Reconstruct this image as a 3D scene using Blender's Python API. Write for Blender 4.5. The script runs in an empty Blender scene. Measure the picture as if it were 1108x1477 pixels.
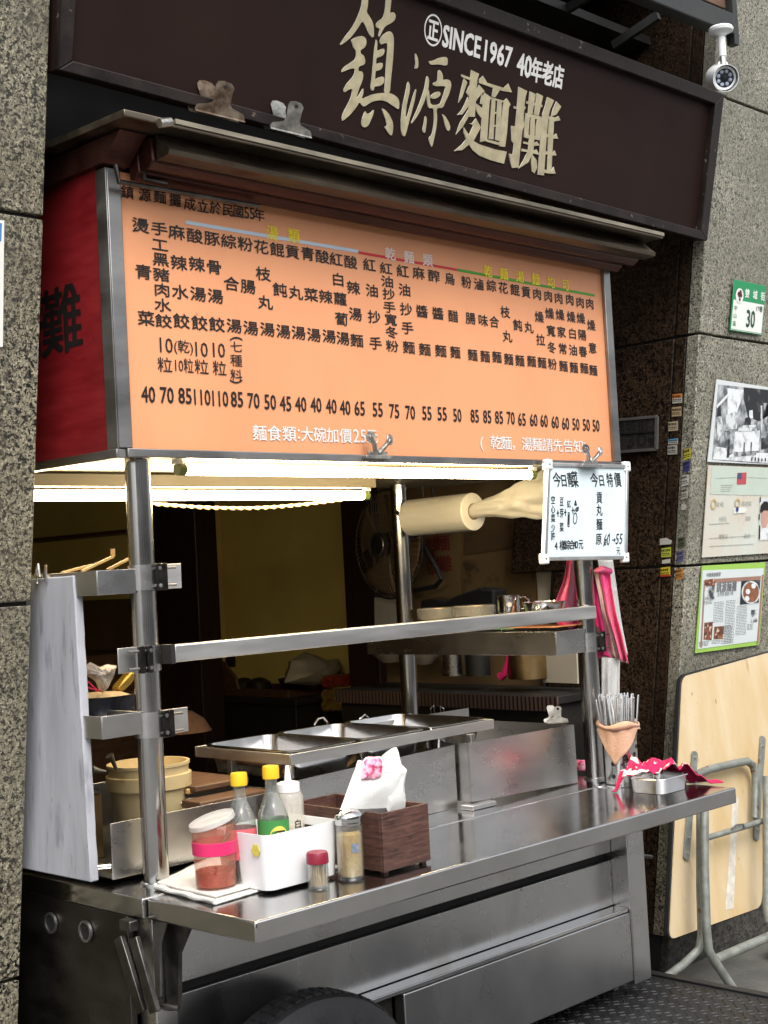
import bpy, math, random
from mathutils import Vector, Matrix
random.seed(7)
R = math.radians
sc = bpy.context.scene

# ------------------------------------------------------------------ camera
# The photograph's vanishing points give the lens and the direction of view.
CX, CY, F = 554.0, 738.5, 2037.62
def _n(v): return Vector(v).normalized()
_ex = _n((2573 - CX, 713 - CY, F)); _ey = _n((-1500 - CX, 930 - CY, F)); _ez = -_ex.cross(_ey)
if _ez.y > 0: _ez = -_ez
W2C = Matrix((_ex, _ey, _ez))                  # camera (x right, y down, z forward) -> world
CAM = Vector((-1.798, -2.577, 1.51))
cam = bpy.data.cameras.new('camera'); cam_ob = bpy.data.objects.new('camera', cam)
sc.collection.objects.link(cam_ob); sc.camera = cam_ob
cam.sensor_fit = 'VERTICAL'; cam.sensor_height = 24.0; cam.lens = F / 1477 * 24.0
cam.clip_start = 0.05; cam.clip_end = 300
_r, _u, _b = W2C @ Vector((1, 0, 0)), W2C @ Vector((0, -1, 0)), W2C @ Vector((0, 0, -1))
cam_ob.matrix_world = Matrix(((_r.x, _u.x, _b.x, CAM.x), (_r.y, _u.y, _b.y, CAM.y), (_r.z, _u.z, _b.z, CAM.z), (0, 0, 0, 1)))

# ------------------------------------------------------------------ sky, sun, exposure
SUN_EL, SUN_AZ = R(52), R(205)
w = bpy.data.worlds.new("World"); sc.world = w; w.use_nodes = True
nt = w.node_tree; nt.nodes.clear()
sky = nt.nodes.new('ShaderNodeTexSky'); sky.sky_type = 'NISHITA'; sky.sun_disc = False
sky.sun_elevation = SUN_EL; sky.sun_rotation = SUN_AZ; sky.dust_density = 4.0; sky.air_density = 1.0; sky.ozone_density = 1.0
hs = nt.nodes.new('ShaderNodeHueSaturation'); hs.inputs['Saturation'].default_value = 0.25
bg = nt.nodes.new('ShaderNodeBackground'); bg.inputs['Strength'].default_value = 0.14
ow = nt.nodes.new('ShaderNodeOutputWorld')
nt.links.new(sky.outputs[0], hs.inputs['Color']); nt.links.new(hs.outputs[0], bg.inputs['Color']); nt.links.new(bg.outputs[0], ow.inputs[0])
sun = bpy.data.lights.new('sun', 'SUN'); sun.energy = 1.0; sun.angle = R(40); sun.color = (1.0, 0.96, 0.9)
sun_ob = bpy.data.objects.new('sun', sun); sc.collection.objects.link(sun_ob)
_sd = Vector((math.sin(SUN_AZ) * math.cos(SUN_EL), math.cos(SUN_AZ) * math.cos(SUN_EL), math.sin(SUN_EL)))
sun_ob.rotation_euler = _sd.to_track_quat('Z', 'Y').to_euler()
sc.view_settings.view_transform = 'Standard'; sc.view_settings.look = 'None'
sc.view_settings.gamma = 1.0; sc.view_settings.exposure = 1.05
sc.render.engine = 'CYCLES'; sc.cycles.max_bounces = 10; sc.cycles.use_denoising = True
sc.cycles.caustics_reflective = False; sc.cycles.caustics_refractive = False

# ------------------------------------------------------------------ measuring: photo pixel -> point on a real plane
def ray(px, py): return W2C @ Vector((px - CX, py - CY, F))
def pt(px, py, X=None, Y=None, Z=None):
    d = ray(px, py); ax, v = (0, X) if X is not None else (1, Y) if Y is not None else (2, Z)
    return CAM + d * ((v - CAM[ax]) / d[ax])
def hitp(px, py, P0, n):
    d = ray(px, py); return CAM + d * ((Vector(n).dot(Vector(P0) - CAM)) / Vector(n).dot(d))
def yf(z): return 0.44 - 0.14 * z             # the building's front leans a little
def lean(px, py, d=0.0): return hitp(px, py, (0, yf(1) + d, 1), (0, 1, 0.14))
def lin(r, g, b): return tuple(((c / 255) / 12.92 if c / 255 <= .04045 else ((c / 255 + .055) / 1.055) ** 2.4) for c in (r, g, b))

# ------------------------------------------------------------------ materials
def M(name, col, rough=.5, metal=0.0, var=.15, scale=8, stretch=(1, 1, 1), bump=0.0, bscale=90, col2=None, trans=0.0, emit=None, rvar=.12, ior=1.45, coat=0.0, alpha=1.0, spec=.5, spots=None, aniso=0.0, lo=.35, hi=.65):
    m = bpy.data.materials.new(name); m.use_nodes = True
    t = m.node_tree; b = t.nodes['Principled BSDF']; L = t.links.new
    tc = t.nodes.new('ShaderNodeTexCoord'); mp = t.nodes.new('ShaderNodeMapping'); mp.inputs['Scale'].default_value = stretch
    L(tc.outputs['Object'], mp.inputs[0])
    ns = t.nodes.new('ShaderNodeTexNoise'); ns.inputs['Scale'].default_value = scale; ns.inputs['Detail'].default_value = 7; ns.inputs['Roughness'].default_value = .6
    L(mp.outputs[0], ns.inputs['Vector'])
    cr = t.nodes.new('ShaderNodeValToRGB'); cr.color_ramp.elements[0].position = lo; cr.color_ramp.elements[1].position = hi
    c2 = col2 or tuple(c * (1 - var) for c in col)
    cr.color_ramp.elements[0].color = (*c2, 1); cr.color_ramp.elements[1].color = (*col, 1)
    L(ns.outputs[0], cr.inputs[0]); out = cr.outputs[0]
    if spots:                                     # (colour, scale, threshold): chips, flecks, dirt with its own shape
        for (sc_, ssc, th, soft) in spots:
            n2 = t.nodes.new('ShaderNodeTexNoise'); n2.inputs['Scale'].default_value = ssc; n2.inputs['Detail'].default_value = 4
            L(mp.outputs[0], n2.inputs['Vector'])
            r2 = t.nodes.new('ShaderNodeValToRGB'); r2.color_ramp.elements[0].position = th; r2.color_ramp.elements[1].position = th + soft
            L(n2.outputs[0], r2.inputs[0])
            mx = t.nodes.new('ShaderNodeMix'); mx.data_type = 'RGBA'; mx.inputs[7].default_value = (*sc_, 1)
            L(r2.outputs[0], mx.inputs[0]); L(out, mx.inputs[6]); out = mx.outputs[2]
    L(out, b.inputs['Base Color'])
    mr = t.nodes.new('ShaderNodeMapRange'); mr.inputs[1].default_value = .3; mr.inputs[2].default_value = .7
    mr.inputs[3].default_value = max(.02, rough - rvar); mr.inputs[4].default_value = min(1, rough + rvar)
    L(ns.outputs[0], mr.inputs[0]); L(mr.outputs[0], b.inputs['Roughness'])
    b.inputs['Metallic'].default_value = metal; b.inputs['IOR'].default_value = ior
    b.inputs['Transmission Weight'].default_value = trans; b.inputs['Coat Weight'].default_value = coat
    b.inputs['Alpha'].default_value = alpha; b.inputs['Specular IOR Level'].default_value = spec
    if aniso: b.inputs['Anisotropic'].default_value = aniso
    if emit:
        b.inputs['Emission Color'].default_value = (*emit[0], 1); b.inputs['Emission Strength'].default_value = emit[1]
    if bump:
        nb = t.nodes.new('ShaderNodeTexNoise'); nb.inputs['Scale'].default_value = bscale; nb.inputs['Detail'].default_value = 5
        L(mp.outputs[0], nb.inputs['Vector'])
        bp = t.nodes.new('ShaderNodeBump'); bp.inputs['Strength'].default_value = bump; bp.inputs['Distance'].default_value = .01
        L(nb.outputs[0], bp.inputs['Height']); L(bp.outputs[0], b.inputs['Normal'])
    return m

def granite(name, base, dark, tan, k=1.0, spec=.5, cover=0.0):
    m = bpy.data.materials.new(name); m.use_nodes = True
    t = m.node_tree; b = t.nodes['Principled BSDF']; L = t.links.new
    tc = t.nodes.new('ShaderNodeTexCoord')
    def noise(s, d, r=.55):
        n = t.nodes.new('ShaderNodeTexNoise'); n.inputs['Scale'].default_value = s * k; n.inputs['Detail'].default_value = d; n.inputs['Roughness'].default_value = r
        L(tc.outputs['Object'], n.inputs['Vector']); return n.outputs[0]
    def ramp(x, a, c):
        r = t.nodes.new('ShaderNodeValToRGB'); r.color_ramp.elements[0].position = a; r.color_ramp.elements[1].position = c; L(x, r.inputs[0]); return r.outputs[0]
    def mix(f, a, c):
        mx = t.nodes.new('ShaderNodeMix'); mx.data_type = 'RGBA'; L(f, mx.inputs[0])
        for s, v in ((6, a), (7, c)):
            if isinstance(v, tuple): mx.inputs[s].default_value = (*v, 1)
            else: L(v, mx.inputs[s])
        return mx.outputs[2]
    c = mix(ramp(noise(105, 3), .40, .60), base, tan)
    c = mix(ramp(noise(170, 2), .56, .62), c, tuple(min(1, v * 1.7) for v in tan))
    c = mix(ramp(noise(60, 4, .6), .53 + cover, .62 + cover), c, tuple(v * .45 for v in base))
    c = mix(ramp(noise(125, 3, .6), .535 + cover, .57 + cover), c, dark)
    c = mix(ramp(noise(240, 2), .575, .61), c, tuple(v * .6 for v in dark))
    c = mix(ramp(noise(2.2, 5), .40, .80), c, tuple(v * .5 for v in base))
    L(c, b.inputs['Base Color']); b.inputs['Roughness'].default_value = .42; b.inputs['Specular IOR Level'].default_value = spec
    bp = t.nodes.new('ShaderNodeBump'); bp.inputs['Strength'].default_value = .15; bp.inputs['Distance'].default_value = .004
    L(noise(120, 4), bp.inputs['Height']); L(bp.outputs[0], b.inputs['Normal'])
    return m

def wood(name, c1, c2, stretch, scale=14, rough=.5, bump=.1):
    m = bpy.data.materials.new(name); m.use_nodes = True
    t = m.node_tree; b = t.nodes['Principled BSDF']; L = t.links.new
    tc = t.nodes.new('ShaderNodeTexCoord'); mp = t.nodes.new('ShaderNodeMapping'); mp.inputs['Scale'].default_value = stretch
    L(tc.outputs['Object'], mp.inputs[0])
    n1 = t.nodes.new('ShaderNodeTexNoise'); n1.inputs['Scale'].default_value = scale; n1.inputs['Detail'].default_value = 8; n1.inputs['Roughness'].default_value = .65; n1.inputs['Distortion'].default_value = .8
    L(mp.outputs[0], n1.inputs['Vector'])
    cr = t.nodes.new('ShaderNodeValToRGB'); cr.color_ramp.elements[0].position = .33; cr.color_ramp.elements[1].position = .68
    cr.color_ramp.elements[0].color = (*c1, 1); cr.color_ramp.elements[1].color = (*c2, 1)
    L(n1.outputs[0], cr.inputs[0]); L(cr.outputs[0], b.inputs['Base Color']); b.inputs['Roughness'].default_value = rough
    bp = t.nodes.new('ShaderNodeBump'); bp.inputs['Strength'].default_value = bump; bp.inputs['Distance'].default_value = .003
    L(n1.outputs[0], bp.inputs['Height']); L(bp.outputs[0], b.inputs['Normal'])
    return m

def stripes(name, c1, c2, scale, axis='X', rough=.5, trans=0.0):
    m = bpy.data.materials.new(name); m.use_nodes = True
    t = m.node_tree; b = t.nodes['Principled BSDF']; L = t.links.new
    tc = t.nodes.new('ShaderNodeTexCoord'); wv = t.nodes.new('ShaderNodeTexWave'); wv.bands_direction = axis
    wv.inputs['Scale'].default_value = scale; wv.inputs['Distortion'].default_value = 1.2; wv.inputs['Detail'].default_value = 1
    L(tc.outputs['Object'], wv.inputs['Vector'])
    cr = t.nodes.new('ShaderNodeValToRGB'); cr.color_ramp.elements[0].position = .25; cr.color_ramp.elements[1].position = .5
    cr.color_ramp.elements[0].color = (*c1, 1); cr.color_ramp.elements[1].color = (*c2, 1)
    L(wv.outputs[0], cr.inputs[0]); L(cr.outputs[0], b.inputs['Base Color'])
    b.inputs['Roughness'].default_value = rough; b.inputs['Transmission Weight'].default_value = trans
    return m

STEEL = M('brushed_steel', (.60, .59, .58), .29, 1, var=.16, scale=4, stretch=(1, 1, 2), bump=.004, bscale=10, rvar=.07)
STEEL_TOP = M('counter_steel', (.56, .55, .54), .16, 1, var=.18, scale=6, bump=.012, bscale=14, rvar=.07)
STEEL_POLE = M('pole_steel', (.55, .54, .53), .16, 1, var=.2, scale=9, stretch=(1, 1, .4), bump=.01, bscale=20, rvar=.07)
STEEL_DULL = M('dull_steel', (.34, .33, .32), .42, 1, var=.35, scale=4, stretch=(1, 1, 2.5), bump=.03, bscale=30)
STEEL_SIDE = M('dark_reflection_steel', (.105, .095, .085), .42, 1, var=.35, scale=5, stretch=(1, 1, 2), bump=.03, bscale=30)  # left side: reflection of dark surroundings is put into the colour
STEEL_PANEL = M('body_steel', (.56, .555, .55), .27, 1, var=.22, scale=2.6, stretch=(1, 1, .5), bump=.004, bscale=5, rvar=.08, spots=[((.34, .31, .27), 5, .60, .25), ((.20, .15, .10), 34, .70, .06)])
STEEL_BRIGHT = M('polished_steel', (.68, .67, .66), .16, 1, var=.1, scale=10, rvar=.06)
STEEL_BRACKET = M('dark_bracket_steel', (.16, .15, .14), .4, 1, var=.5, scale=14, bump=.1, bscale=60)
RAIL = M('satin_rail', (.63, .62, .60), .42, 1, var=.12, scale=6, stretch=(.4, 1, 3), bump=.01)
RUSTY = M('rusty_steel', (.36, .30, .23), .5, 1, var=.5, scale=30, col2=(.14, .08, .05), bump=.15, bscale=80)
CLIP = M('clip_metal', (.55, .53, .48), .38, 1, var=.45, scale=40, bump=.12, bscale=120)
GRANITE = granite('granite', (.185, .168, .122), (.005, .006, .008), (.285, .258, .185), .92, .3)
GRANITE_R = granite('granite_worn', (.235, .225, .175), (.008, .008, .008), (.33, .315, .25), .80, .3, .035)
GRANITE_SHADE = granite('granite_shaded', (.030, .018, .011), (.003, .002, .0015), (.066, .041, .024), .8, .2)  # darker granite for the recess, overhead shade is put into its colour
BLACK = M('blackness', (.008, .008, .008), .7, var=.1)
DARK = M('dark_paint', (.02, .018, .016), .55, var=.4, bump=.05)
SIGN_BROWN = M('sign_brown', (.022, .0115, .0095), .50, spec=.10, var=.25, scale=3, bump=.01, rvar=.08)
SIGN_FRAME = M('sign_frame', (.026, .019, .017), .48, spec=.25, var=.5, scale=12, bump=.08, bscale=60, spots=[((.16, .13, .11), 40, .66, .06)])
GOLD = M('gold_leaf', (.52, .45, .29), .42, .25, var=.25, scale=35, bump=.05)
GOLD_EDGE = M('gold_edge', (.72, .69, .58), .5, 0, var=.1)
WHITE_LET = M('white_vinyl', (.72, .71, .68), .5, var=.12, scale=60)
ORANGE = M('orange_vinyl', (.76, .325, .155), .50, var=.10, scale=2.2, stretch=(1, 1, .5), rvar=.05, bump=.015, bscale=9, spots=[((.66, .27, .13), 7, .60, .3), ((.55, .22, .11), 60, .72, .06)])
INK = M('black_vinyl', (.012, .009, .008), .5, var=.1)
YELLOW_INK = M('yellow_vinyl', (.90, .70, .02), .5, var=.1)
GREY_INK = M('pale_pink_vinyl', (.82, .68, .62), .5, var=.1)
BLUE_STRIP = M('blue_grey_strip', (.52, .62, .72), .5, var=.1)
RED_STRIP = M('red_strip', (.58, .02, .03), .5, var=.1)
GREEN_STRIP = M('green_strip', (.06, .30, .02), .5, var=.1)
RED_PANEL = M('red_side_panel', (.22, .010, .013), .45, var=.3, scale=6, stretch=(1, 1, 5), bump=.06, bscale=25)
CANOPY = M('canopy_steel', (.20, .165, .125), .42, 1, var=.5, scale=6, stretch=(.5, 3, 3), bump=.05, bscale=30, spots=[((.10, .055, .04), 12, .6, .1)])
CANOPY_RED = M('canopy_dark_red', (.085, .028, .02), .38, .6, var=.5, scale=8, stretch=(.4, 2, 2), bump=.05)
UNDERSIDE = M('underside_cream', (.20, .165, .105), .5, .0, var=.2, scale=4)
TUBE = M('lit_tube', (.9, .9, .85), .4, emit=((1.0, .80, .48), 32.0))
TUBE_CAP = M('tube_cap', (.16, .2, .05), .5, var=.2)
ROPE = wood('twisted_cord', (.38, .22, .09), (.70, .50, .28), (60, 1, 1), 10, .8, .5)
PLASTIC_W = M('white_plastic', (.80, .81, .82), .32, var=.04, coat=.1, rvar=.04)
TOWEL = M('towel', (.76, .74, .69), .95, var=.12, scale=40, bump=.6, bscale=260)
def thin_glass(name, tint, rough=.06):
    m = bpy.data.materials.new(name); m.use_nodes = True; t = m.node_tree; t.nodes.clear(); L = t.links.new
    o = t.nodes.new('ShaderNodeOutputMaterial'); mx = t.nodes.new('ShaderNodeMixShader'); tr = t.nodes.new('ShaderNodeBsdfTransparent'); g = t.nodes.new('ShaderNodeBsdfGlossy'); lw = t.nodes.new('ShaderNodeLayerWeight')
    tr.inputs[0].default_value = (*tint, 1); g.inputs['Roughness'].default_value = rough; lw.inputs[0].default_value = .22
    mr = t.nodes.new('ShaderNodeMapRange'); mr.inputs[3].default_value = .05; mr.inputs[4].default_value = .75
    L(lw.outputs['Facing'], mr.inputs[0]); L(mr.outputs[0], mx.inputs[0]); L(tr.outputs[0], mx.inputs[1]); L(g.outputs[0], mx.inputs[2]); df = t.nodes.new('ShaderNodeBsdfDiffuse'); df.inputs[0].default_value = (.75, .76, .74, 1); m2 = t.nodes.new('ShaderNodeMixShader'); m2.inputs[0].default_value = .045; L(mx.outputs[0], m2.inputs[1]); L(df.outputs[0], m2.inputs[2]); L(m2.outputs[0], o.inputs[0]); return m
GLASS = thin_glass('clear_glass', (.95, .97, .95))
PLASTIC_CLEAR = M('cloudy_plastic', (.78, .75, .68), .32, alpha=.30, var=.08, rvar=.08)
CHILI_WALL = M('sauce_smeared_plastic', (.64, .30, .20), .22, alpha=.22, var=.35, scale=16, stretch=(1, 1, .5), col2=(.60, .16, .10), rvar=.08, spots=[((.42, .03, .02), 45, .68, .03)])
CHILI = M('chili_sauce', (.26, .004, .006), .25, var=.5, scale=60, bump=.4, bscale=150, spots=[((.45, .12, .05), 90, .66, .05)])
PINK = M('pink_rubber', (.68, .03, .14), .4, var=.08)
YELLOW_CAP = M('yellow_cap', (.80, .50, .02), .35, var=.06)
SOY = M('soy_dregs', (.035, .014, .008), .12, var=.2)
LABEL_PINK = M('pink_label', (.70, .13, .16), .5, var=.15, scale=60)
LABEL_GREEN = M('green_label', (.05, .24, .06), .5, var=.1)
LABEL_YEL = M('yellow_label', (.70, .62, .12), .5, var=.1)
SPICE = M('ground_spice', (.46, .24, .05), .8, var=.4, scale=28, col2=(.60, .40, .14), bump=.4, bscale=160)
MAROON = M('maroon_cap', (.22, .01, .03), .4, var=.1)
PICK = M('toothpick_wood', (.70, .48, .26), .7, var=.2, scale=60)
WALNUT = wood('walnut_box', (.030, .013, .011), (.13, .062, .045), (3, 3, 22), 6, .42, .1)
PAPER_W = M('wrinkled_plastic_wrap', (.80, .80, .77), .35, var=.06, scale=30, bump=.2, bscale=26, trans=.05)
PINK_PRINT = M('pink_printed_film', (.78, .40, .50), .4, var=.6, scale=75, col2=(.70, .03, .16), lo=.42, hi=.52)
BAG_WHITE = M('white_film', (.78, .77, .75), .3, var=.06, trans=.25, bump=.25, bscale=14)
WRAP_FILM = M('cling_film', (.85, .82, .74), .12, alpha=.32, bump=.5, bscale=60, coat=.5)
BAG_ROLL = M('bag_roll_film', (.80, .76, .66), .30, var=.10, scale=10, stretch=(1, .15, 1), bump=.10, bscale=40, coat=.3)
BAG_FILM = M('pulled_bag_film', (.84, .80, .70), .18, var=.10, scale=8, bump=.5, bscale=12, alpha=.62)
PINK_BAG = stripes('pink_striped_film', (.80, .52, .47), (.80, .03, .20), 7, 'X', .3, .1)
PINK_BAG2 = M('pink_film', (.86, .09, .22), .3, var=.3, scale=10, trans=.15)
CLOTH_TAN = M('tan_cloth', (.56, .34, .23), .9, var=.15, scale=30, bump=.3, bscale=200)
CLOTH_PINK = M('floral_cloth', (.55, .012, .09), .85, var=.2, scale=30, bump=.2, bscale=160, spots=[((.72, .62, .57), 26, .555, .02)])
WB = M('whiteboard_face', (.66, .76, .80), .22, var=.05, scale=4, spots=[((.5, .6, .68), 30, .70, .05)])
ALU = M('aluminium', (.62, .62, .61), .38, .9, var=.12)
TUBEGREY = M('painted_table_leg', (.27, .285, .255), .45, .3, var=.35, scale=24, bump=.08, bscale=80, spots=[((.16, .09, .045), 26, .66, .05)])
PLY = M('pale_tabletop', (.60, .49, .325), .45, var=.2, scale=4, stretch=(1.5, 1, .5), col2=(.52, .37, .18), bump=.03, bscale=20, spots=[((.40, .25, .10), 9, .64, .12), ((.22, .14, .07), 46, .715, .03), ((.66, .58, .42), 7, .66, .1)])
HDPE = M('scored_white_board', (.43, .44, .48), .42, var=.25, scale=5, stretch=(1, 1.6, .35), bump=.12, bscale=40, spots=[((.25, .25, .28), 22, .60, .12), ((.14, .13, .13), 60, .70, .04)])
BUCKET = M('cream_plastic', (.60, .47, .25), .4, var=.18, scale=12, spots=[((.36, .22, .08), 18, .66, .1)])
BUCKET_IN = M('cream_plastic_inside', (.66, .50, .24), .5, var=.2)
BAMBOO = M('bamboo', (.60, .36, .12), .55, var=.3, scale=30, stretch=(1, 6, 6))
WOOD_DARK = wood('dark_door_wood', (.010, .004, .003), (.034, .012, .008), (12, 12, .8), 6, .45, .1)
WOOD_MID = wood('brown_wood', (.06, .028, .014), (.14, .07, .035), (2, 8, 8), 5, .5, .1)
YWALL = M('yellow_wall', (.88, .72, .24), .7, var=.12, scale=2)
YWALL2 = M('pale_yellow_wall', (.84, .66, .30), .7, var=.12, scale=2)
BROWNWALL = M('brown_inner_wall', (.20, .12, .05), .7, var=.35, scale=3)
BEIGE = M('beige_door', (.50, .45, .36), .5, var=.1, scale=5)
KITCHEN_FLOOR = M('kitchen_floor', (.34, .31, .26), .5, var=.3)
ASPHALT = M('asphalt', (.20, .198, .19), .85, var=.4, scale=14, bump=.5, bscale=160)
CONCRETE = M('pavement_concrete', (.13, .128, .115), .85, var=.3, scale=7, bump=.3, bscale=60)
PLINTH = M('rough_plinth', (.085, .08, .068), .9, var=.7, scale=34, bump=.9, bscale=60, spots=[((.02, .02, .018), 60, .56, .05)])
TYRE = M('tyre_rubber', (.016, .016, .018), .6, var=.4, scale=20, bump=.2, bscale=120)
CHECKER = M('plate_steel', (.036, .036, .038), .5, .4, var=.4, scale=7, bump=.08)
GREENP = M('green_paint', (.01, .10, .05), .4, var=.2)
CAMW = M('camera_white', (.74, .76, .76), .35, var=.06)
LENS = M('camera_glass', (.03, .04, .07), .08, var=.3, scale=50)
LED = M('led_lens', (.45, .50, .60), .15, var=.2)
SIGN_GREEN = M('sign_green', (.02, .26, .10), .4, var=.06)
LID_W = M('milky_lid', (.80, .79, .76), .35, var=.06, alpha=.42)
SIGN_WHITE = M('sign_white', (.76, .78, .74), .4, var=.05)
PAPER = M('photo_paper', (.66, .70, .70), .35, var=.06, coat=.3)
PAPER_OLD = M('certificate_paper', (.60, .64, .58), .32, var=.12, scale=5, coat=.3, col2=(.62, .54, .44))
PAPER_NEWS = M('news_paper', (.64, .70, .70), .35, var=.05, coat=.3)
INK_GREY = M('grey_ink', (.20, .21, .22), .6, var=.4, scale=40)
INK_PALE = M('pale_ink', (.42, .44, .40), .6, var=.3, scale=40)
LIME = M('lime_border', (.33, .56, .10), .4, var=.08)
BROWN_INK = M('brown_print', (.36, .20, .15), .5, var=.2)
FOODPIC = M('printed_food', (.30, .10, .05), .4, var=.6, scale=70, col2=(.03, .02, .02), spots=[((.62, .5, .36), 60, .6, .05)])
BWPIC = M('printed_halftone', (.62, .65, .66), .4, var=.8, scale=26, col2=(.05, .055, .06), lo=.40, hi=.58)
SKIN = M('printed_skin', (.55, .33, .26), .5, var=.1)
RED_INK = M('red_ink', (.45, .02, .06), .5, var=.1)
BLUE_INK = M('blue_ink', (.03, .05, .25), .5, var=.1)
BEAM = M('awning_beam', (.035, .038, .036), .5, .2, var=.4, scale=10, bump=.05)
FACADE = M('opposite_facade', (.62, .60, .56), .7, var=.3, scale=.8)
GLASSDARK = M('dark_window', (.03, .04, .05), .1, var=.3)
TILE = stripes('tile_edge', (.02, .012, .010), (.13, .085, .07), 16, 'Y', .35)
COPPER = M('warm_pot_metal', (.42, .29, .14), .35, 1, var=.3, scale=9)
REDGOLD = M('red_foil', (.42, .06, .03), .3, .3, var=.3)
GOLDFOIL = M('gold_foil', (.62, .40, .07), .25, .7, var=.3)

# ------------------------------------------------------------------ mesh building
class MB:
    def __init__(s): s.v, s.f, s.mi = [], [], []
    def add(s, vs, fs, mi=0):
        o = len(s.v); s.v += [Vector(v) for v in vs]; s.f += [tuple(i + o for i in f) for f in fs]; s.mi += [mi] * len(fs); return s
    def box(s, x0, x1, y0, y1, z0, z1, fn=None, mi=0):
        vs = [Vector((x, y, z)) for z in (z0, z1) for y in (y0, y1) for x in (x0, x1)]
        if fn: vs = [Vector(fn(v)) for v in vs]
        return s.add(vs, [(0, 2, 3, 1), (4, 5, 7, 6), (0, 1, 5, 4), (2, 6, 7, 3), (0, 4, 6, 2), (1, 3, 7, 5)], mi)
    def obox(s, c, ax, ay, az, mi=0):             # centre and three half axes
        c, ax, ay, az = map(Vector, (c, ax, ay, az))
        vs = [c + ax * i + ay * j + az * k for k in (-1, 1) for j in (-1, 1) for i in (-1, 1)]
        return s.add(vs, [(0, 2, 3, 1), (4, 5, 7, 6), (0, 1, 5, 4), (2, 6, 7, 3), (0, 4, 6, 2), (1, 3, 7, 5)], mi)
    def bar(s, a, b, w, h, up=(0, 0, 1)):
        a, b = Vector(a), Vector(b); d = (b - a); u = Vector(up); sd = d.cross(u).normalized(); u = sd.cross(d).normalized()
        return s.obox((a + b) / 2, d / 2, sd * (w / 2), u * (h / 2))
    def quad(s, a, b, c, d, mi=0): return s.add([a, b, c, d], [(0, 1, 2, 3)], mi)
    def tube(s, path, r, n=14, cap=True, closed=False):
        P = [Vector(p) for p in path]; k = len(P); rs = r if isinstance(r, (list, tuple)) else [r] * k
        o = len(s.v); prev = None
        for i, p in enumerate(P):
            a, b = P[max(i - 1, 0)], P[min(i + 1, k - 1)]
            if closed: a, b = P[i - 1], P[(i + 1) % k]
            d = (b - a).normalized()
            if prev is None:
                u = Vector((0, 0, 1)) if abs(d.z) < .9 else Vector((1, 0, 0)); u = (u - d * u.dot(d)).normalized()
            else: u = (prev - d * prev.dot(d)).normalized()
            prev = u; q = d.cross(u)
            for j in range(n):
                t = 2 * math.pi * j / n; s.v.append(p + (u * math.cos(t) + q * math.sin(t)) * rs[i])
        m = k if closed else k - 1
        for i in range(m):
            for j in range(n):
                i2 = (i + 1) % k
                s.f.append((o + i * n + j, o + i * n + (j + 1) % n, o + i2 * n + (j + 1) % n, o + i2 * n + j)); s.mi.append(0)
        if cap and not closed:
            s.f.append(tuple(o + j for j in reversed(range(n)))); s.f.append(tuple(o + (k - 1) * n + j for j in range(n))); s.mi += [0, 0]
        return s
    def cyl(s, a, b, r, n=24): return s.tube([a, b], r, n)
    def lathe(s, c, prof, n=40, axis=(0, 0, 1), sx=1.0):      # prof: (radius, height)
        c = Vector(c); ax = Vector(axis).normalized(); u = Vector((1, 0, 0)) if abs(ax.x) < .9 else Vector((0, 1, 0))
        u = (u - ax * u.dot(ax)).normalized(); q = ax.cross(u); o = len(s.v)
        for r, h in prof:
            for j in range(n):
                t = 2 * math.pi * j / n; s.v.append(c + ax * h + (u * math.cos(t) * sx + q * math.sin(t)) * max(r, 1e-5))
        for i in range(len(prof) - 1):
            for j in range(n):
                s.f.append((o + i * n + j, o + i * n + (j + 1) % n, o + (i + 1) * n + (j + 1) % n, o + (i + 1) * n + j)); s.mi.append(0)
        return s
    def prism(s, poly, d, mi=0, side=None):        # poly: 3D outline; d: thickness vector
        P = [Vector(p) for p in poly]; d = Vector(d); k = len(P); o = len(s.v)
        s.v += P + [p + d for p in P]
        s.f.append(tuple(o + i for i in reversed(range(k)))); s.f.append(tuple(o + k + i for i in range(k))); s.mi += [mi, mi]
        for i in range(k):
            j = (i + 1) % k; s.f.append((o + i, o + j, o + k + j, o + k + i)); s.mi.append(mi if side is None else side)
        return s
    def grid(s, fn, nu, nv):
        o = len(s.v)
        for i in range(nu + 1):
            for j in range(nv + 1): s.v.append(Vector(fn(i / nu, j / nv)))
        for i in range(nu):
            for j in range(nv):
                a = o + i * (nv + 1) + j; s.f.append((a, a + nv + 1, a + nv + 2, a + 1)); s.mi.append(0)
        return s

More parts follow.
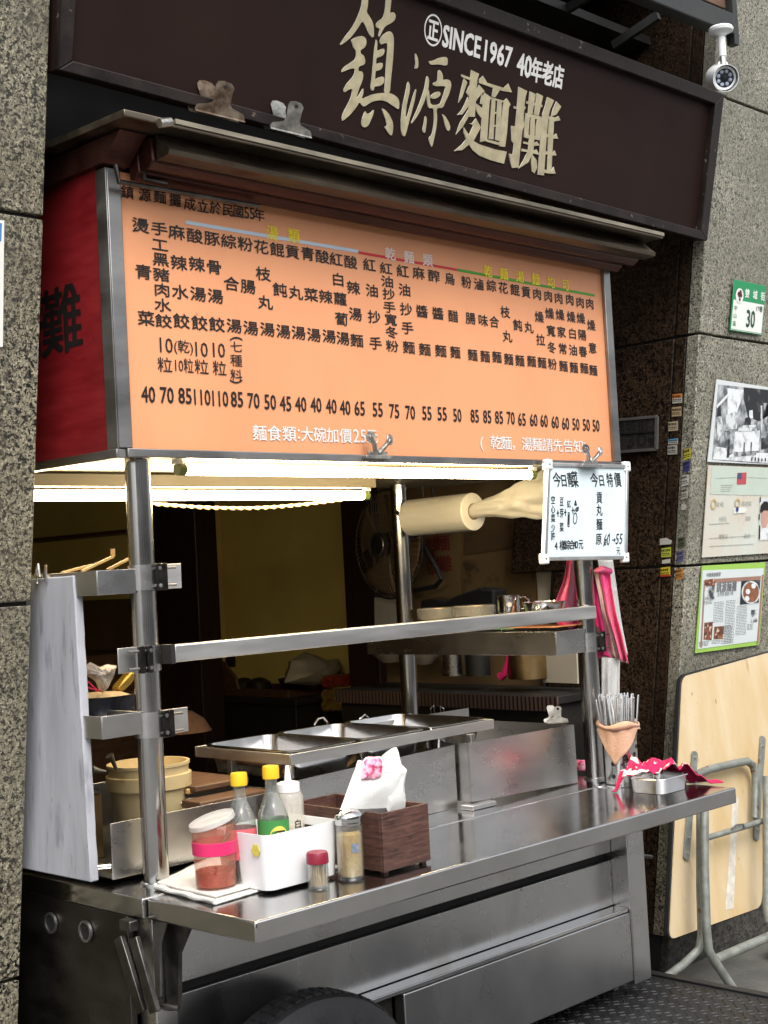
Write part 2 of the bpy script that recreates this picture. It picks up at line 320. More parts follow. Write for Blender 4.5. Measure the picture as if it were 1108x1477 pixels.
COL = sc.collection
def thing(name, label, cat, loc=(0, 0, 0), group=None, kind=None):
    o = bpy.data.objects.new(name, None); COL.objects.link(o); o.location = loc; o.empty_display_size = .05
    o['label'] = label; o['category'] = cat
    if group: o['group'] = group
    return o
def root_loc(o):
    v = Vector((0, 0, 0))
    while o: v += o.location; o = o.parent
    return v
def part(name, mb, mats, parent=None, bevel=0.0, smooth=35, solid=0.0, sub=0, seg=2, label=None, weld=False):
    me = bpy.data.meshes.new(name); base = root_loc(parent) if parent else Vector((0, 0, 0))
    me.from_pydata([tuple(v - base) for v in mb.v], [], mb.f)
    if not isinstance(mats, (list, tuple)): mats = [mats]
    for m in mats: me.materials.append(m)
    for p, i in zip(me.polygons, mb.mi): p.material_index = i
    me.validate(); me.update()
    import bmesh
    bm = bmesh.new(); bm.from_mesh(me); bmesh.ops.recalc_face_normals(bm, faces=bm.faces)
    if weld: bmesh.ops.remove_doubles(bm, verts=bm.verts, dist=1e-5)
    bm.to_mesh(me); bm.free()
    if smooth:
        me.shade_smooth(); me.set_sharp_from_angle(angle=R(smooth))
    o = bpy.data.objects.new(name, me); COL.objects.link(o)
    if parent: o.parent = parent
    if solid:
        md = o.modifiers.new('s', 'SOLIDIFY'); md.thickness = solid; md.offset = 0
    if bevel:
        md = o.modifiers.new('b', 'BEVEL'); md.width = bevel; md.segments = seg; md.limit_method = 'ANGLE'; md.angle_limit = R(40)
    if sub:
        md = o.modifiers.new('u', 'SUBSURF'); md.levels = sub; md.render_levels = sub
    if label: o['label'] = label
    return o
def single(name, mb, mats, label, cat, group=None, **k):
    o = part(name, mb, mats, None, **k); o['label'] = label; o['category'] = cat
    if group: o['group'] = group
    return o
def structure(name, mb, mats, **k):
    o = part(name, mb, mats, None, **k); o['kind'] = 'structure'; return o

# ------------------------------------------------------------------ lettering (built-in font, as flat mesh)
_gc = {}
def glyph(s, off=0.0, res=2):
    k = (s, off)
    if k not in _gc:
        cu = bpy.data.curves.new('lettering', 'FONT'); cu.body = s; cu.resolution_u = res; cu.offset = off
        ob = bpy.data.objects.new('lettering', cu); me = ob.to_mesh()
        vs = [(v.co.x, v.co.y) for v in me.vertices]; fs = [tuple(p.vertices) for p in me.polygons]
        ob.to_mesh_clear(); bpy.data.objects.remove(ob); bpy.data.curves.remove(cu)
        _gc[k] = (vs, fs)
    return _gc[k]
def put(mb, s, c, u, v, w, h, off=0.0, fit=False, mi=0, shear=0.0):
    """write s centred at c; u, v = unit right/up vectors; w, h = em size, or (fit) the whole box; off = stroke weight"""
    vs, fs = glyph(s); c, u, v = Vector(c), Vector(u), Vector(v); nrm = u.cross(v)
    if fit:
        x0, x1 = min(a for a, _ in vs), max(a for a, _ in vs); y0, y1 = min(b for _, b in vs), max(b for _, b in vs)
        q = [((a - (x0 + x1) / 2) / (x1 - x0) * w, (b - (y0 + y1) / 2) / (y1 - y0) * h) for a, b in vs]
        e = off * min(h, w / max(1, len(s)) * 1.6)
    else:
        n = len(s); q = [((a - .5 * n) * w, (b - .38) * h) for a, b in vs]; e = off * h
    for k, (dx, dy) in enumerate(((-1, -1), (1, -1), (1, 1), (-1, 1)) if off else ((0, 0),)):
        mb.add([c + u * (a + dx * e + shear * b) + v * (b + dy * e) + nrm * (.00008 * k) for a, b in q], fs, mi)
EX, EY, EZ = Vector((1, 0, 0)), Vector((0, 1, 0)), Vector((0, 0, 1))

# =================================================================== THE SETTING
GZ = -0.13
structure('street', MB().quad((-60, -60, GZ), (60, -60, GZ), (60, 40, GZ), (-60, 40, GZ)), ASPHALT)
structure('pavement', MB().box(2.0, 9, -.9, yf(0) + .3, GZ + .004, GZ + .10), CONCRETE, bevel=.01)
XL, XR = -.10, 2.57
def leanv(v): return Vector((v.x, v.y + yf(v.z), v.z))
def lbox(mb, x0, x1, d0, d1, z0, z1, mi=0): return mb.box(x0, x1, d0, d1, z0, z1, leanv, mi)

jl = [GZ] + [lean(50, y).z for y in (1405, 870, 312)] + [3.5]
gl = thing('granite_pillar', 'speckled tan granite pillar at the left edge beside the red side panel', 'pillar', (-.3, .3, GZ))
m_ = MB()
for a, b in zip(jl[:-1], jl[1:]):
    lbox(m_, XL - .152, XL, 0, .9, a + .0045, b - .0045); lbox(m_, -1.7, XL - .168, .004, .9, a + .0045, b - .0045)
part('stone_facing', m_, GRANITE, gl, bevel=.003)
part('joint_backing', lbox(MB(), -1.69, XL - .006, .012, .88, GZ, 3.49), BLACK, gl)

# right-hand wall: front face with a narrow edge strip, side face turning into the recess
jr = [GZ + .243] + [lean(1040, y).z for y in (813, 485, 137)] + [3.6]
gr = thing('granite_wall', 'grey speckled granite wall carrying the posters, right of the stall', 'wall', (3, .3, GZ))
m_ = MB(); sw = .088
for a, b in zip(jr[:-1], jr[1:]):
    lbox(m_, XR, XR + sw, 0, .05, a + .0045, b - .0045); lbox(m_, XR + sw + .010, 5.5, .006, .9, a + .0045, b - .0045)
part('front_facing', m_, GRANITE_R, gr, bevel=.003)
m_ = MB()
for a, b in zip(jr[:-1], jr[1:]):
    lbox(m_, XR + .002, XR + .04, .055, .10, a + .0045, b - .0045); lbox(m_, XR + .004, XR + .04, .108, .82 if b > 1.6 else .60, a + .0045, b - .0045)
part('side_facing', m_, GRANITE_SHADE, gr, bevel=.003)
part('joint_backing', lbox(MB(), XR + .012, 5.4, .03, .62, GZ, 3.59), BLACK, gr)
part('rough_base', lbox(MB(), XR + .03, 5.5, -.004, .3, GZ, GZ + .24), PLINTH, gr, bevel=.004)

# the shop behind: inner side wall, doorway, rooms
IW = 2.62
sh = thing('shop_interior', 'dim yellow and brown shop room behind the stall', 'room', (2.6, 3, GZ))
part('floor', MB().box(-.7, 5.2, .62, 6.6, GZ - .02, GZ + .012), KITCHEN_FLOOR, sh)
part('ceiling', MB().box(-.7, 5.2, .5, 6.6, 3.3, 3.36), M('kitchen_ceiling', (.55, .50, .40), .8), sh)
part('rear_wall', MB().box(-.7, 5.2, 6.5, 6.6, GZ + .02, 3.29), BROWNWALL, sh)
part('left_wall', MB().box(-.8, -.71, .7, 6.49, GZ + .02, 3.29), BROWNWALL, sh)
part('poster_wall', MB().box(IW, IW + .06, .96, 1.83, GZ + .02, 3.29), M('brown_poster_wall', (.20, .125, .05), .7, var=.35, scale=3), sh)  # brown wall, uneven in tone
part('door_panel', MB().box(IW - .01, IW + .03, .70, .955, 1.0, 2.2), BEIGE, sh, bevel=.004)
part('wall_stub', MB().box(IW + .032, IW + .06, .60, .95, GZ + .02, 3.29), BROWNWALL, sh)
part('door_post', MB().box(IW - .04, IW + .10, 1.832, 2.03, GZ + .02, 3.29), WOOD_DARK, sh, bevel=.006)
part('door_post', MB().box(IW - .04, IW + .10, 3.10, 3.47, GZ + .02, 3.29), WOOD_DARK, sh, bevel=.006)
part('inner_yellow_wall', MB().box(3.15, 3.25, 1.885, 4.028, GZ + .02, 3.29), YWALL, sh)
part('outer_wall', MB().box(3.62, 3.7, .95, 6.49, GZ + .02, 3.29), DARK, sh)
part('inner_end_wall', MB().box(2.69, 3.149, 3.60, 3.66, GZ + .02, 3.29), YWALL2, sh)
part('room_divider', MB().box(2.73, 3.149, 1.80, 1.88, GZ + .02, 3.29), YWALL2, sh)
part('far_side_wall', MB().box(IW, IW + .06, 3.471, 6.49, GZ + .02, 1.42), BROWNWALL, sh)
part('far_upper_wall', MB().box(IW + .002, IW + .06, 3.471, 6.49, 1.423, 3.29), YWALL, sh)
part('dark_blocking_panel', MB().box(-.7, 2.60, 1.0, 1.06, 2.12, 3.29), DARK, sh)  # added dark panel, hides the lit ceiling behind the gap under the sign
# storey above the recess
up_ = thing('upper_storey', 'dark underside of the storey above the shop sign', 'building', (1.2, .6, 3.4))
part('soffit', MB().box(-1.7, 5.5, .02, 6.6, 3.62, 4.6), DARK, up_)
part('recess_ceiling', MB().box(XL - .3, XR + .3, .25, .6, 3.37, 3.4), DARK, up_)

# dark steel awning frame above the sign
aw = thing('awning_frame', 'dark steel beams and struts of an awning above the brown sign', 'awning', (1.3, 0, 3.4))
a, b = lean(953, -2, -.14), lean(1046, 36, -.14); d = (b - a).normalized()
part('lower_beam', MB().bar(a - d * 2.2, b + d * .02, .05, .07), BEAM, aw, bevel=.004)
part('upper_board', MB().bar(a - d * 2.2 + Vector((0, .02, .12)), b + d * .02 + Vector((0, .02, .12)), .03, .12), WOOD_MID, aw, bevel=.003)
part('end_post', MB().bar(b + Vector((.045, 0, -.06)), b + Vector((.045, 0, .35)), .03, .03, (0, 1, 0)), BEAM, aw)
for (p, q) in (((885, 66), (950, 22)), ((820, 12), (860, -12))):
    part('strut', MB().bar(lean(*p, .28), lean(*q, .1), .02, .03), BEAM, aw)
part('rear_beam', MB().bar(a - d * 2.2 + Vector((0, .5, -.05)), b + Vector((0, .5, -.05)), .05, .06), BEAM, aw)

# the opposite side of the street (seen only in the steel)
ob_ = thing('opposite_building', 'pale building across the street with dark windows', 'building', (0, -16, GZ))
part('wall', MB().box(-22, 24, -19, -16, 2.7, 5.2), FACADE, ob_)
part('shop_front', MB().box(-22, 24, -19, -16.2, GZ, 2.69), M('dark_shop_fronts', (.07, .065, .06), .5, var=.6, scale=.6), ob_)
for i in range(8): part('pier', MB().box(-20 + i * 5.5, -19.3 + i * 5.5, -16.19, -15.98, GZ, 2.69), FACADE, ob_)
for i in range(10):
    for j in (1,): part('window', MB().box(-20 + i * 4.3, -17.6 + i * 4.3, -16.0, -15.96, .5 + j * 2.6, 2.1 + j * 2.4), GLASSDARK, ob_)

# =================================================================== BROWN SHOP SIGN
SP0 = Vector((0, .07, 2.66)); SU = Vector((0, -.2, 1)).normalized(); SN = Vector((0, -1, -.2)).normalized()
def sg(px, py, out=0.0): return hitp(px, py, SP0, SN) + SN * out
def suv(u, v, out=0.0): return SP0 + EX * u + SU * v + SN * out
ss = thing('shop_sign', 'large dark brown shop sign with gold brush characters above the menu', 'shop sign', suv(1.2, 0))
c_ = [(-.088, -.013), (2.552, -.052), (2.560, .456), (-.092, .458)]
part('panel', MB().prism([suv(u, v, -.03) for u, v in c_], SN * .034), SIGN_BROWN, ss)
def ebar(p, q, w_, inner):                        # frame rail between two outer corners and its inner line
    return MB().prism([suv(*p, .002), suv(*q, .002), suv(*inner[1], .002), suv(*inner[0], .002)], SN * .026)
ci = [(-.054, .014), (2.505, -.022), (2.512, .414), (-.057, .416)]
for k in range(4): part('frame_rail', ebar(c_[k], c_[(k + 1) % 4], .03, (ci[k], ci[(k + 1) % 4])), SIGN_FRAME, ss, bevel=.003)
# gold characters, outlined on the sign face
K = 1108 / 180
A1 = [[(262,-90),(292,-90),(300,0),(298,50),(285,110),(310,145),(340,195),(352,260),(350,330),(335,335),(310,310),(280,240),(250,185),(200,265),(150,330),(100,375),(55,403),(50,395),(90,335),(150,260),(200,170),(235,80),(247,0)],
 [(455,-100),(510,-100),(505,0),(500,60),(492,120),(525,108),(545,135),(540,175),(510,205),(450,235),(430,270),(400,330),(390,320),(405,255),(375,248),(368,220),(390,190),(430,165),(450,100),(458,0)],
 [(148,358),(200,328),(250,320),(282,345),(285,390),(270,425),(230,448),(235,480),(262,495),(275,540),(268,575),(215,592),(212,635),(245,635),(258,665),(248,720),(215,800),(192,880),(225,835),(258,778),(258,830),(240,885),(300,855),(370,832),(445,826),(500,830),(540,850),(570,880),(578,920),(572,975),(540,955),(480,910),(420,890),(350,898),(300,925),(270,948),(245,940),(225,905),(190,960),(140,1020),(72,1080),(65,1050),(80,1000),(120,930),(150,860),(165,790),(130,795),(88,825),(82,795),(110,745),(150,700),(178,665),(185,605),(130,615),(65,645),(62,630),(95,590),(150,555),(185,530),(195,490),(192,450),(170,425),(160,390)],
 [(370,350),(382,370),(378,460),(410,440),(440,432),(447,455),(435,490),(405,508),(372,515),(370,575),(400,560),(428,560),(430,590),(415,618),(385,630),(365,632),(360,715),(390,690),(430,680),(443,695),(440,735),(415,760),(385,768),(355,770),(350,805),(330,805),(322,780),(335,690),(345,560),(355,440),(365,380)],
 [(402,370),(420,325),(460,290),(490,278),(515,295),(528,345),(525,450),(515,580),(500,720),(492,832),(442,832),(450,740),(460,580),(470,470),(472,400),(462,382),(440,388),(412,398)],
 [(272,985),(290,1015),(320,1005),(352,972),(350,1000),(328,1060),(300,1120),(265,1135),(242,1115),(245,1060)],
 [(420,962),(455,980),(495,1030),(518,1085),(522,1140),(512,1200),(495,1203),(470,1170),(442,1125),(470,1120),(455,1060),(435,1010)],
 [(718,475),(732,492),(746,545),(744,600),(725,612),(712,608),(722,570),(716,510)],
 [(652,720),(670,755),(668,820),(645,910),(630,1030),(640,1050),(665,980),(690,880),(722,792),(728,800),(715,880),(690,980),(662,1080),(640,1170),(625,1213),(605,1205),(592,1160),(592,1060),(605,940),(632,820)],
 [(836,545),(880,540),(930,515),(985,505),(1005,520),(1005,575),(985,585),(930,572),(870,578),(848,570)],
 [(822,672),(840,700),(835,790),(800,900),(745,1020),(685,1103),(682,1090),(715,1020),(760,910),(800,790),(812,710)],
 [(820,800),(838,800),(845,850),(852,935),(935,930),(955,885),(975,820),(990,770),(960,765),(905,768),(875,755),(880,735),(915,725),(918,690),(920,630),(935,622),(955,650),(965,690),(960,712),(1000,705),(1030,720),(1038,760),(1020,830),(985,905),(962,960),(905,960),(912,1050),(905,1130),(885,1230),(865,1315),(845,1270),(838,1225),(865,1200),(880,1130),(888,1040),(880,960),(835,962),(825,910)],
 [(852,855),(880,830),(920,812),(942,825),(938,850),(910,872),(880,880),(860,872)],
 [(805,1028),(820,1050),(815,1110),(805,1180),(790,1180),(782,1155),(795,1100)],
 [(955,1012),(985,1035),(1015,1085),(1028,1130),(1022,1160),(1000,1163),(985,1125),(970,1060)]]
A2 = [[(230,130),(300,165),(285,215),(275,345),(262,545),(205,545),(215,340),(222,200)],[(140,168),(225,200),(222,222),(145,192)],[(300,215),(335,183),(370,240),(300,232)],
 [(300,222),(520,290),(560,252),(592,328),(520,318),(425,290),(300,245)],[(165,205),(195,240),(150,370),(118,420),(125,370),(150,270)],[(212,270),(222,300),(205,360),(188,330)],
 [(300,262),(350,320),(320,345),(290,380),(262,420),(272,330)],[(325,345),(345,370),(330,435),(310,430)],[(200,370),(215,440),(150,525),(108,530),(150,480)],
 [(262,420),(330,470),(328,565),(290,520),(262,450)],[(205,480),(220,520),(150,640),(95,703),(130,600),(185,515)],[(215,605),(240,600),(270,560),(315,640),(250,760),(150,840),(80,850),(150,790),(205,720),(250,620)],
 [(165,640),(205,700),(250,760),(300,790),(440,835),(545,855),(520,962),(400,930),(300,890),(240,840),(190,760),(165,690)],[(345,330),(400,370),(390,430),(370,755),(312,770),(330,480)],
 [(390,368),(520,405),(545,383),(578,435),(560,470),(520,420),(395,385)],[(520,400),(565,440),(545,700),(530,812),(480,808),(495,600)],[(415,385),(445,392),(425,745),(388,740)],[(465,405),(500,415),(482,760),(445,750)],
 [(430,505),(468,500),(466,520),(432,520)],[(425,618),(458,620),(456,636),(424,632)],[(365,745),(485,775),(482,800),(362,765)],[(425,290),(480,312),(440,375),(415,365)],
 [(650,280),(725,318),(712,360),(700,450),(690,600),(660,870),(648,995),(590,1000),(578,950),(565,872),(600,880),(625,600),(640,420)],[(608,450),(640,460),(700,440),(715,465),(700,490),(610,472)],
 [(585,625),(640,635),(690,560),(705,620),(640,760),(605,780),(590,760)],[(750,320),(805,345),(790,410),(775,520),(735,515),(742,400)],[(815,335),(868,362),(850,440),(830,535),(790,525),(800,430)],
 [(722,408),(775,418),(862,440),(860,460),(770,440),(722,428)],[(715,520),(750,545),(735,740),(700,725),(705,600)],[(820,545),(870,575),(840,745),(800,740),(805,640)],[(760,545),(795,560),(790,745),(752,740)],
 [(715,512),(770,525),(850,545),(868,575),(800,565),(715,535)],[(705,700),(840,725),(838,755),(705,728)],[(695,765),(780,785),(815,765),(838,800),(780,805),(695,782)],[(678,828),(780,850),(810,835),(838,885),(780,870),(678,850)],
 [(745,735),(790,740),(780,870),(735,950),(650,1005),(690,940),(735,850)],[(770,880),(810,930),(815,1000),(790,1047),(770,1030),(765,960)],
 [(905,370),(965,400),(930,480),(915,540),(860,600),(862,520),(890,440)],[(868,540),(915,545),(900,700),(875,1065),(822,1060),(845,760)],[(985,410),(1028,455),(985,525),(940,545),(955,480)],[(925,545),(965,560),(940,1040),(905,1035),(915,700)],
 [(915,540),(980,552),(1005,540),(1020,578),(975,585),(915,565)],[(900,700),(960,715),(985,695),(1000,740),(955,738),(900,725)],[(890,850),(955,868),(970,845),(985,888),(945,890),(888,878)],[(870,1010),(940,1030),(960,990),(978,1050),(930,1050),(872,1042)]]
m_ = MB()
for (polys, ox, oy, rnd) in ((A1, 480, 0, True), (A2, 640, 80, False)):
    for i, poly in enumerate(polys):
        q = poly
        if rnd:                                   # round the brush strokes
            q = []
            for k in range(len(poly)):
                p0, p1 = Vector(poly[k]), Vector(poly[(k + 1) % len(poly)]); q += [p0 * .78 + p1 * .22, p0 * .22 + p1 * .78]
        m_.prism([sg(ox + x / K, oy + y / K, .0045) for x, y in q], SN * (.0022 + .00005 * (i % 23)), 0, 1)
part('gold_lettering', m_, [GOLD, GOLD_EDGE], ss, smooth=0)
m_ = MB()
KS = 1108 / 220
def ks(x, y): return sg(600 + x / KS, 20 + y / KS, .0052)
def word(s, x0, x1, y0, y1, hpx, off):            # a word along the line from (x0,y0) to (x1,y1): its middle line in that crop
    a, b = ks(x0, y0), ks(x1, y1); u = (b - a); put(m_, s, (a + b) / 2, u.normalized(), SU, u.length, hpx, off, True)
for nm_, s_, q_ in (('since_lettering', 'SINCE', (188, 458, 158, 248, .058, .035)), ('year_lettering', '1967', (492, 686, 266, 322, .058, .035)), ('number_lettering', '40', (728, 828, 360, 392, .062, .035)), ('shop_lettering', '年老店', (832, 1060, 400, 466, .068, .03))):
    m_ = MB(); word(s_, *q_); part(nm_, m_, WHITE_LET, ss, smooth=0)
m_ = MB()
cc = ks(116, 120)
ring = [cc + EX * math.cos(t) * .036 + SU * math.sin(t) * .043 for t in [2 * math.pi * k / 40 for k in range(40)]]
ring2 = [cc + EX * math.cos(t) * .032 + SU * math.sin(t) * .038 for t in [2 * math.pi * k / 40 for k in range(40)]]
for k in range(40): m_.quad(ring[k], ring[(k + 1) % 40], ring2[(k + 1) % 40], ring2[k])
put(m_, '正', cc, EX, SU, .045, .062, .025)
part('round_emblem', m_, WHITE_LET, ss, smooth=0)

# =================================================================== FOOD CART
ZC = .838
cart = thing('food_cart', 'stainless steel noodle cart with orange menu board, poles and counter', 'food cart', (.85, .3, GZ))
# deck, flap, body
part('deck', MB().box(-.035, 1.73, -.05, .80, .795, ZC), STEEL_TOP, cart, bevel=.003)
fl = part('folding_shelf', MB().box(-.026, 1.752, -.412, -.054, .793, ZC - .001), STEEL_TOP, cart, bevel=.004)
body = MB().box(.046, 1.66, -.03, 0, .632, .793).box(.046, 1.66, -.028, .012, .475, .6085)
part('front_panel', body, STEEL_PANEL, cart, bevel=.002)
part('groove', MB().box(.046, 1.66, -.012, .011, .609, .6315), BLACK, cart)
part('panel_ledge', MB().box(.046, 1.66, -.082, -.0285, .462, .474), STEEL_BRIGHT, cart, bevel=.002)
part('lower_panel', MB().box(.70, 1.66, -.086, -.05, .262, .461), STEEL_PANEL, cart, bevel=.003)
part('corner_post', MB().box(1.661, 1.745, -.09, .02, .25, .793), STEEL, cart, bevel=.003)
part('corner_post', MB().box(-.012, .045, -.05, .01, .25, .793), STEEL, cart, bevel=.003)
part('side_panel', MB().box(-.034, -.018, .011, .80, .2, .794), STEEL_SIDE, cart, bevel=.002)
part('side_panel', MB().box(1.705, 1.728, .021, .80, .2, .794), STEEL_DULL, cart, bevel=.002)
part('underside', MB().box(-.01, 1.70, .03, .78, .22, .25), DARK, cart)
part('rear_panel', MB().box(-.01, 1.70, .781, .80, .2, .793), STEEL_DULL, cart)
for (px, py) in ((125, 1343), (75, 1331)):
    c = pt(px, py, X=-.036); part('round_vent', MB().lathe(c, [(.019, 0), (.019, .006), (.024, .006), (.024, 0)], 28, (-1, 0, 0)), STEEL_DULL, cart)
    part('vent_hole', MB().lathe(c, [(.0001, .003), (.0185, .003)], 28, (-1, 0, 0)), BLACK, cart)
# hinge brackets under the flap, left end
hb = part('fold_bracket', MB().prism([(-.014, -.052, .79), (-.014, -.10, .79), (-.014, -.075, .74), (-.014, -.068, .63), (-.014, -.052, .62)], (.006, 0, 0)), STEEL_DULL, cart)
part('fold_bracket', MB().prism([(.012, -.055, .785), (.012, -.15, .785), (.012, -.105, .72), (.012, -.095, .60), (.012, -.055, .59)], (.01, 0, 0)), STEEL_BRACKET, cart)
m_ = MB()
for o_ in (0, .045): m_.bar(pt(172 + o_ * 480, 1352, X=-.05), pt(205 + o_ * 430, 1460, X=-.05 + o_ * .2), .012, .03, (0, 1, 0))
part('stay_arm', m_, STEEL_BRACKET, cart, bevel=.002)
part('pivot_block', MB().obox(pt(186, 1334, X=-.05), (.012, 0, 0), (0, .02, 0), (0, 0, .012)), STEEL_BRACKET, cart, bevel=.003)
part('latch_pin', MB().cyl(pt(226, 1450, Y=-.06), pt(258, 1454, Y=-.11), .006), STEEL_BRACKET, cart)
part('latch_pin', MB().cyl(pt(905, 1232, X=1.75), pt(940, 1236, X=1.85), .006), STEEL_BRACKET, cart)
# wheel
wc = Vector((.295, -.17, .243))
wh = part('wheel', MB().lathe(wc + Vector((0, -.03, 0)), [(.02, 0), (.06, 0), (.07, .01), (.19, .025), (.2, .0)], 48, (0, -1, 0)), STEEL_DULL, cart)
part('tyre', MB().lathe(wc, [(.20, -.05), (.24, -.065), (.30, -.06), (.325, -.045), (.332, -.02), (.332, .02), (.325, .045), (.30, .06), (.24, .065), (.20, .05)], 72, (0, -1, 0)), TYRE, wh)
m_ = MB()
for k in range(72):
    t = 2 * math.pi * k / 72; e = Vector((math.cos(t), 0, math.sin(t))); tt = Vector((-math.sin(t), 0, math.cos(t)))
    for y in (-.018, .018): m_.obox(wc + e * .3325 + Vector((0, y, 0)) + tt * (.006 if y else 0), e * .0022, tt * .010, (0, .011, 0))
part('tread', m_, TYRE, wh)
part('wheel_arch', MB().box(.05, .695, -.047, -.031, .265, .461), DARK, cart)
part('axle', MB().cyl((.295, -.12, .243), (.295, .7, .243), .02), STEEL_BRACKET, cart)
# poles
PR = .029
for (x, y) in ((.075, .05), (1.713, .05), (.075, .74), (1.63, .74)):
    p = part('pole', MB().cyl((x, y, ZC - .002), (x, y, 1.795), PR, 40), STEEL_POLE, cart)
    part('pole_foot', MB().lathe((x, y, ZC), [(.036, 0), (.036, .004), (PR + .001, .006)], 32), STEEL, p)
# front rail and side trays
RZ0, RZ1 = 1.326, 1.365
part('front_rail', MB().box(.112, 1.69, -.008, .024, RZ0, RZ1), RAIL, cart, bevel=.003)
def tray(px_corner, py0, py1, x1, y1, mat_):
    c0 = pt(px_corner, py0, Y=.035); z1 = c0.z; z0 = pt(px_corner, py1, Y=.035).z; x0 = c0.x; t = .003
    m = MB().box(x0, x1, .035, .035 + t, z0, z1).box(x0, x0 + t, .0352 + t, y1, z0, z1).box(x1 - t, x1, .0352 + t, y1, z0, z1).box(x0 + t, x1 - t, y1 - t, y1, z0, z1)
    m.box(x0 + t, x1 - t, .0352 + t, y1 - t, z0, z0 + t)
    part('side_tray', m, mat_, cart, bevel=.0008); return x0, z0, z1
tl0 = tray(140, 823, 859, .045, .72, STEEL)
tl1 = tray(147, 1034, 1067, .045, .72, STEEL)
tr0 = tray(802, 911, 946, 1.76, .84, STEEL)
BLACKSTEEL = M('blackened_steel', (.035, .032, .03), .35, .8, var=.4, scale=40)
def rounded3(cor, rad, n=4):
    q = []; k = len(cor)
    for i in range(k):
        p, a_, b_ = Vector(cor[i]), Vector(cor[i - 1]), Vector(cor[(i + 1) % k]); u, v = (a_ - p).normalized() * rad, (b_ - p).normalized() * rad
        for j in range(n + 1):
            f = j / n; q.append((p + u) * (1 - f) ** 2 + p * 2 * f * (1 - f) + (p + v) * f ** 2)
    return q
# clamps on the left pole and the right pole
def clamp(x, y, z0, z1, side, tab=.075):
    c = part('pole_clamp', MB().lathe((x, y, z0), [(PR + .0015, 0), (PR + .004, 0), (PR + .004, z1 - z0), (PR + .0015, z1 - z0)], 32), STEEL, cart)
    s = side; m = MB().box(*sorted((x + s * (PR + .002), x + s * (PR + tab))), y - .006, y - .003, z0, z1)
    part('clamp_tab', m, RAIL, c, bevel=.001)
    fx = x + s * PR * .60; yy = y - PR * 1.02          # two dark links with bolts through them, standing off the front of the band
    for dx, dy in ((0, 0), (s * .018, .004)):
        part('clamp_link', MB().prism(rounded3([(fx + dx - .0075, yy - .012 + dy, z0 - .002), (fx + dx + .0075, yy - .012 + dy, z0 - .002), (fx + dx + .0075, yy - .012 + dy, z1 + .002), (fx + dx - .0075, yy - .012 + dy, z1 + .002)], .005), (0, .010, 0)), BLACKSTEEL, c, bevel=.001)
    for zz in (z0 + .009, z1 - .009):
        part('bolt', MB().cyl((fx - s * .010, yy - .006, zz), (fx + s * .052, yy - .001, zz), .0032, 10).lathe((fx, yy - .012, zz), [(.0045, 0), (.0045, .003), (.0005, .0035)], 10, (0, -1, 0)), STEEL_DULL, c)
clamp(.075, .05, pt(200, 852, Y=.02).z, pt(200, 815, Y=.02).z, 1)
clamp(.075, .05, pt(205, 1067, Y=.02).z, pt(205, 1030, Y=.02).z, 1)
clamp(.075, .05, pt(205, 970, Y=.02).z, pt(205, 933, Y=.02).z, -1, .05)
clamp(1.713, .05, pt(845, 942, Y=.02).z, pt(845, 914, Y=.02).z, 1, .04)
part('rail_sleeve', MB().box(.10, .1118, -.010, .026, RZ0 - .002, RZ1 + .002), DARK, cart)
# left box behind the pole, splash guards, tray rack
m_ = MB(); bx0, bx1 = .008, .52; bz0, bz1 = ZC + .012, pt(161, 1188, Y=.12).z
m_.box(bx0, bx1, .12, .123, bz0, bz1).box(bx1 - .003, bx1, .1235, .70, bz0, bz1).box(bx0, bx1, .701, .704, bz0, bz1).box(bx0, bx1 - .003, .1235, .70, bz0, bz0 + .003)
m_.box(bx0, bx0 + .003, .1235, .70, bz0, bz0 + .012)
part('well_box', m_, STEEL, cart, bevel=.0008)
part('well_shade', MB().box(bx0 + .0035, bx1 - .0035, .1236, .6995, bz0 + .0033, bz0 + .006), DARK, cart)  # dark sheet laid on the floor, stands for the shade inside the box
part('box_axle', MB().cyl(pt(128, 1252, X=-.03), pt(160, 1249, X=.012), .007), STEEL_BRIGHT, cart)
g1 = (pt(395, 1140, Y=.085).x, 1.121)
part('splash_guard', MB().prism([(g1[0], .085, ZC + .001), (g1[1], .085, ZC + .001), (g1[1], .085, 1.012), (g1[0], .085, .995)], (0, .003, 0)), STEEL, cart)
m_ = MB().prism([(1.133, .04, ZC + .018), (1.611, .04, ZC + .003), (1.608, .04, 1.013), (1.130, .04, 1.018)], (0, .003, 0))
m_.box(1.130, 1.133, .0435, .46, ZC + .018, 1.016).box(1.608, 1.611, .0435, .46, ZC + .003, 1.013).box(1.13, 1.611, .461, .464, ZC + .003, 1.05)
part('splash_guard', m_, STEEL, cart)
RKZ = 1.047; rx0, rx1, ry0, ry1 = .532, 1.312, .10, .485
rk = part('tray_rack', MB().box(rx0, rx1, ry0, ry0 + .004, RKZ - .013, RKZ + .014).box(rx0, rx0 + .004, ry0 + .005, ry1, RKZ - .013, RKZ + .014).box(rx1 - .004, rx1, ry0 + .005, ry1, RKZ - .013, RKZ + .014).box(rx0, rx1, ry1, ry1 + .004, RKZ - .013, RKZ + .014), RAIL, cart, bevel=.001)
for (x, y, z) in ((.50 + .02, .16, ZC), (1.19, .075, ZC), (1.19, .36, ZC), (.56, .36, ZC)):
    part('rack_post', MB().box(x - .009, x + .009, y, y + .018, z, RKZ - .0135), STEEL_DULL, rk, bevel=.001)
part('rack_foot', MB().box(1.10, 1.20, .01, .055, ZC + .001, ZC + .014), STEEL, rk, bevel=.002)
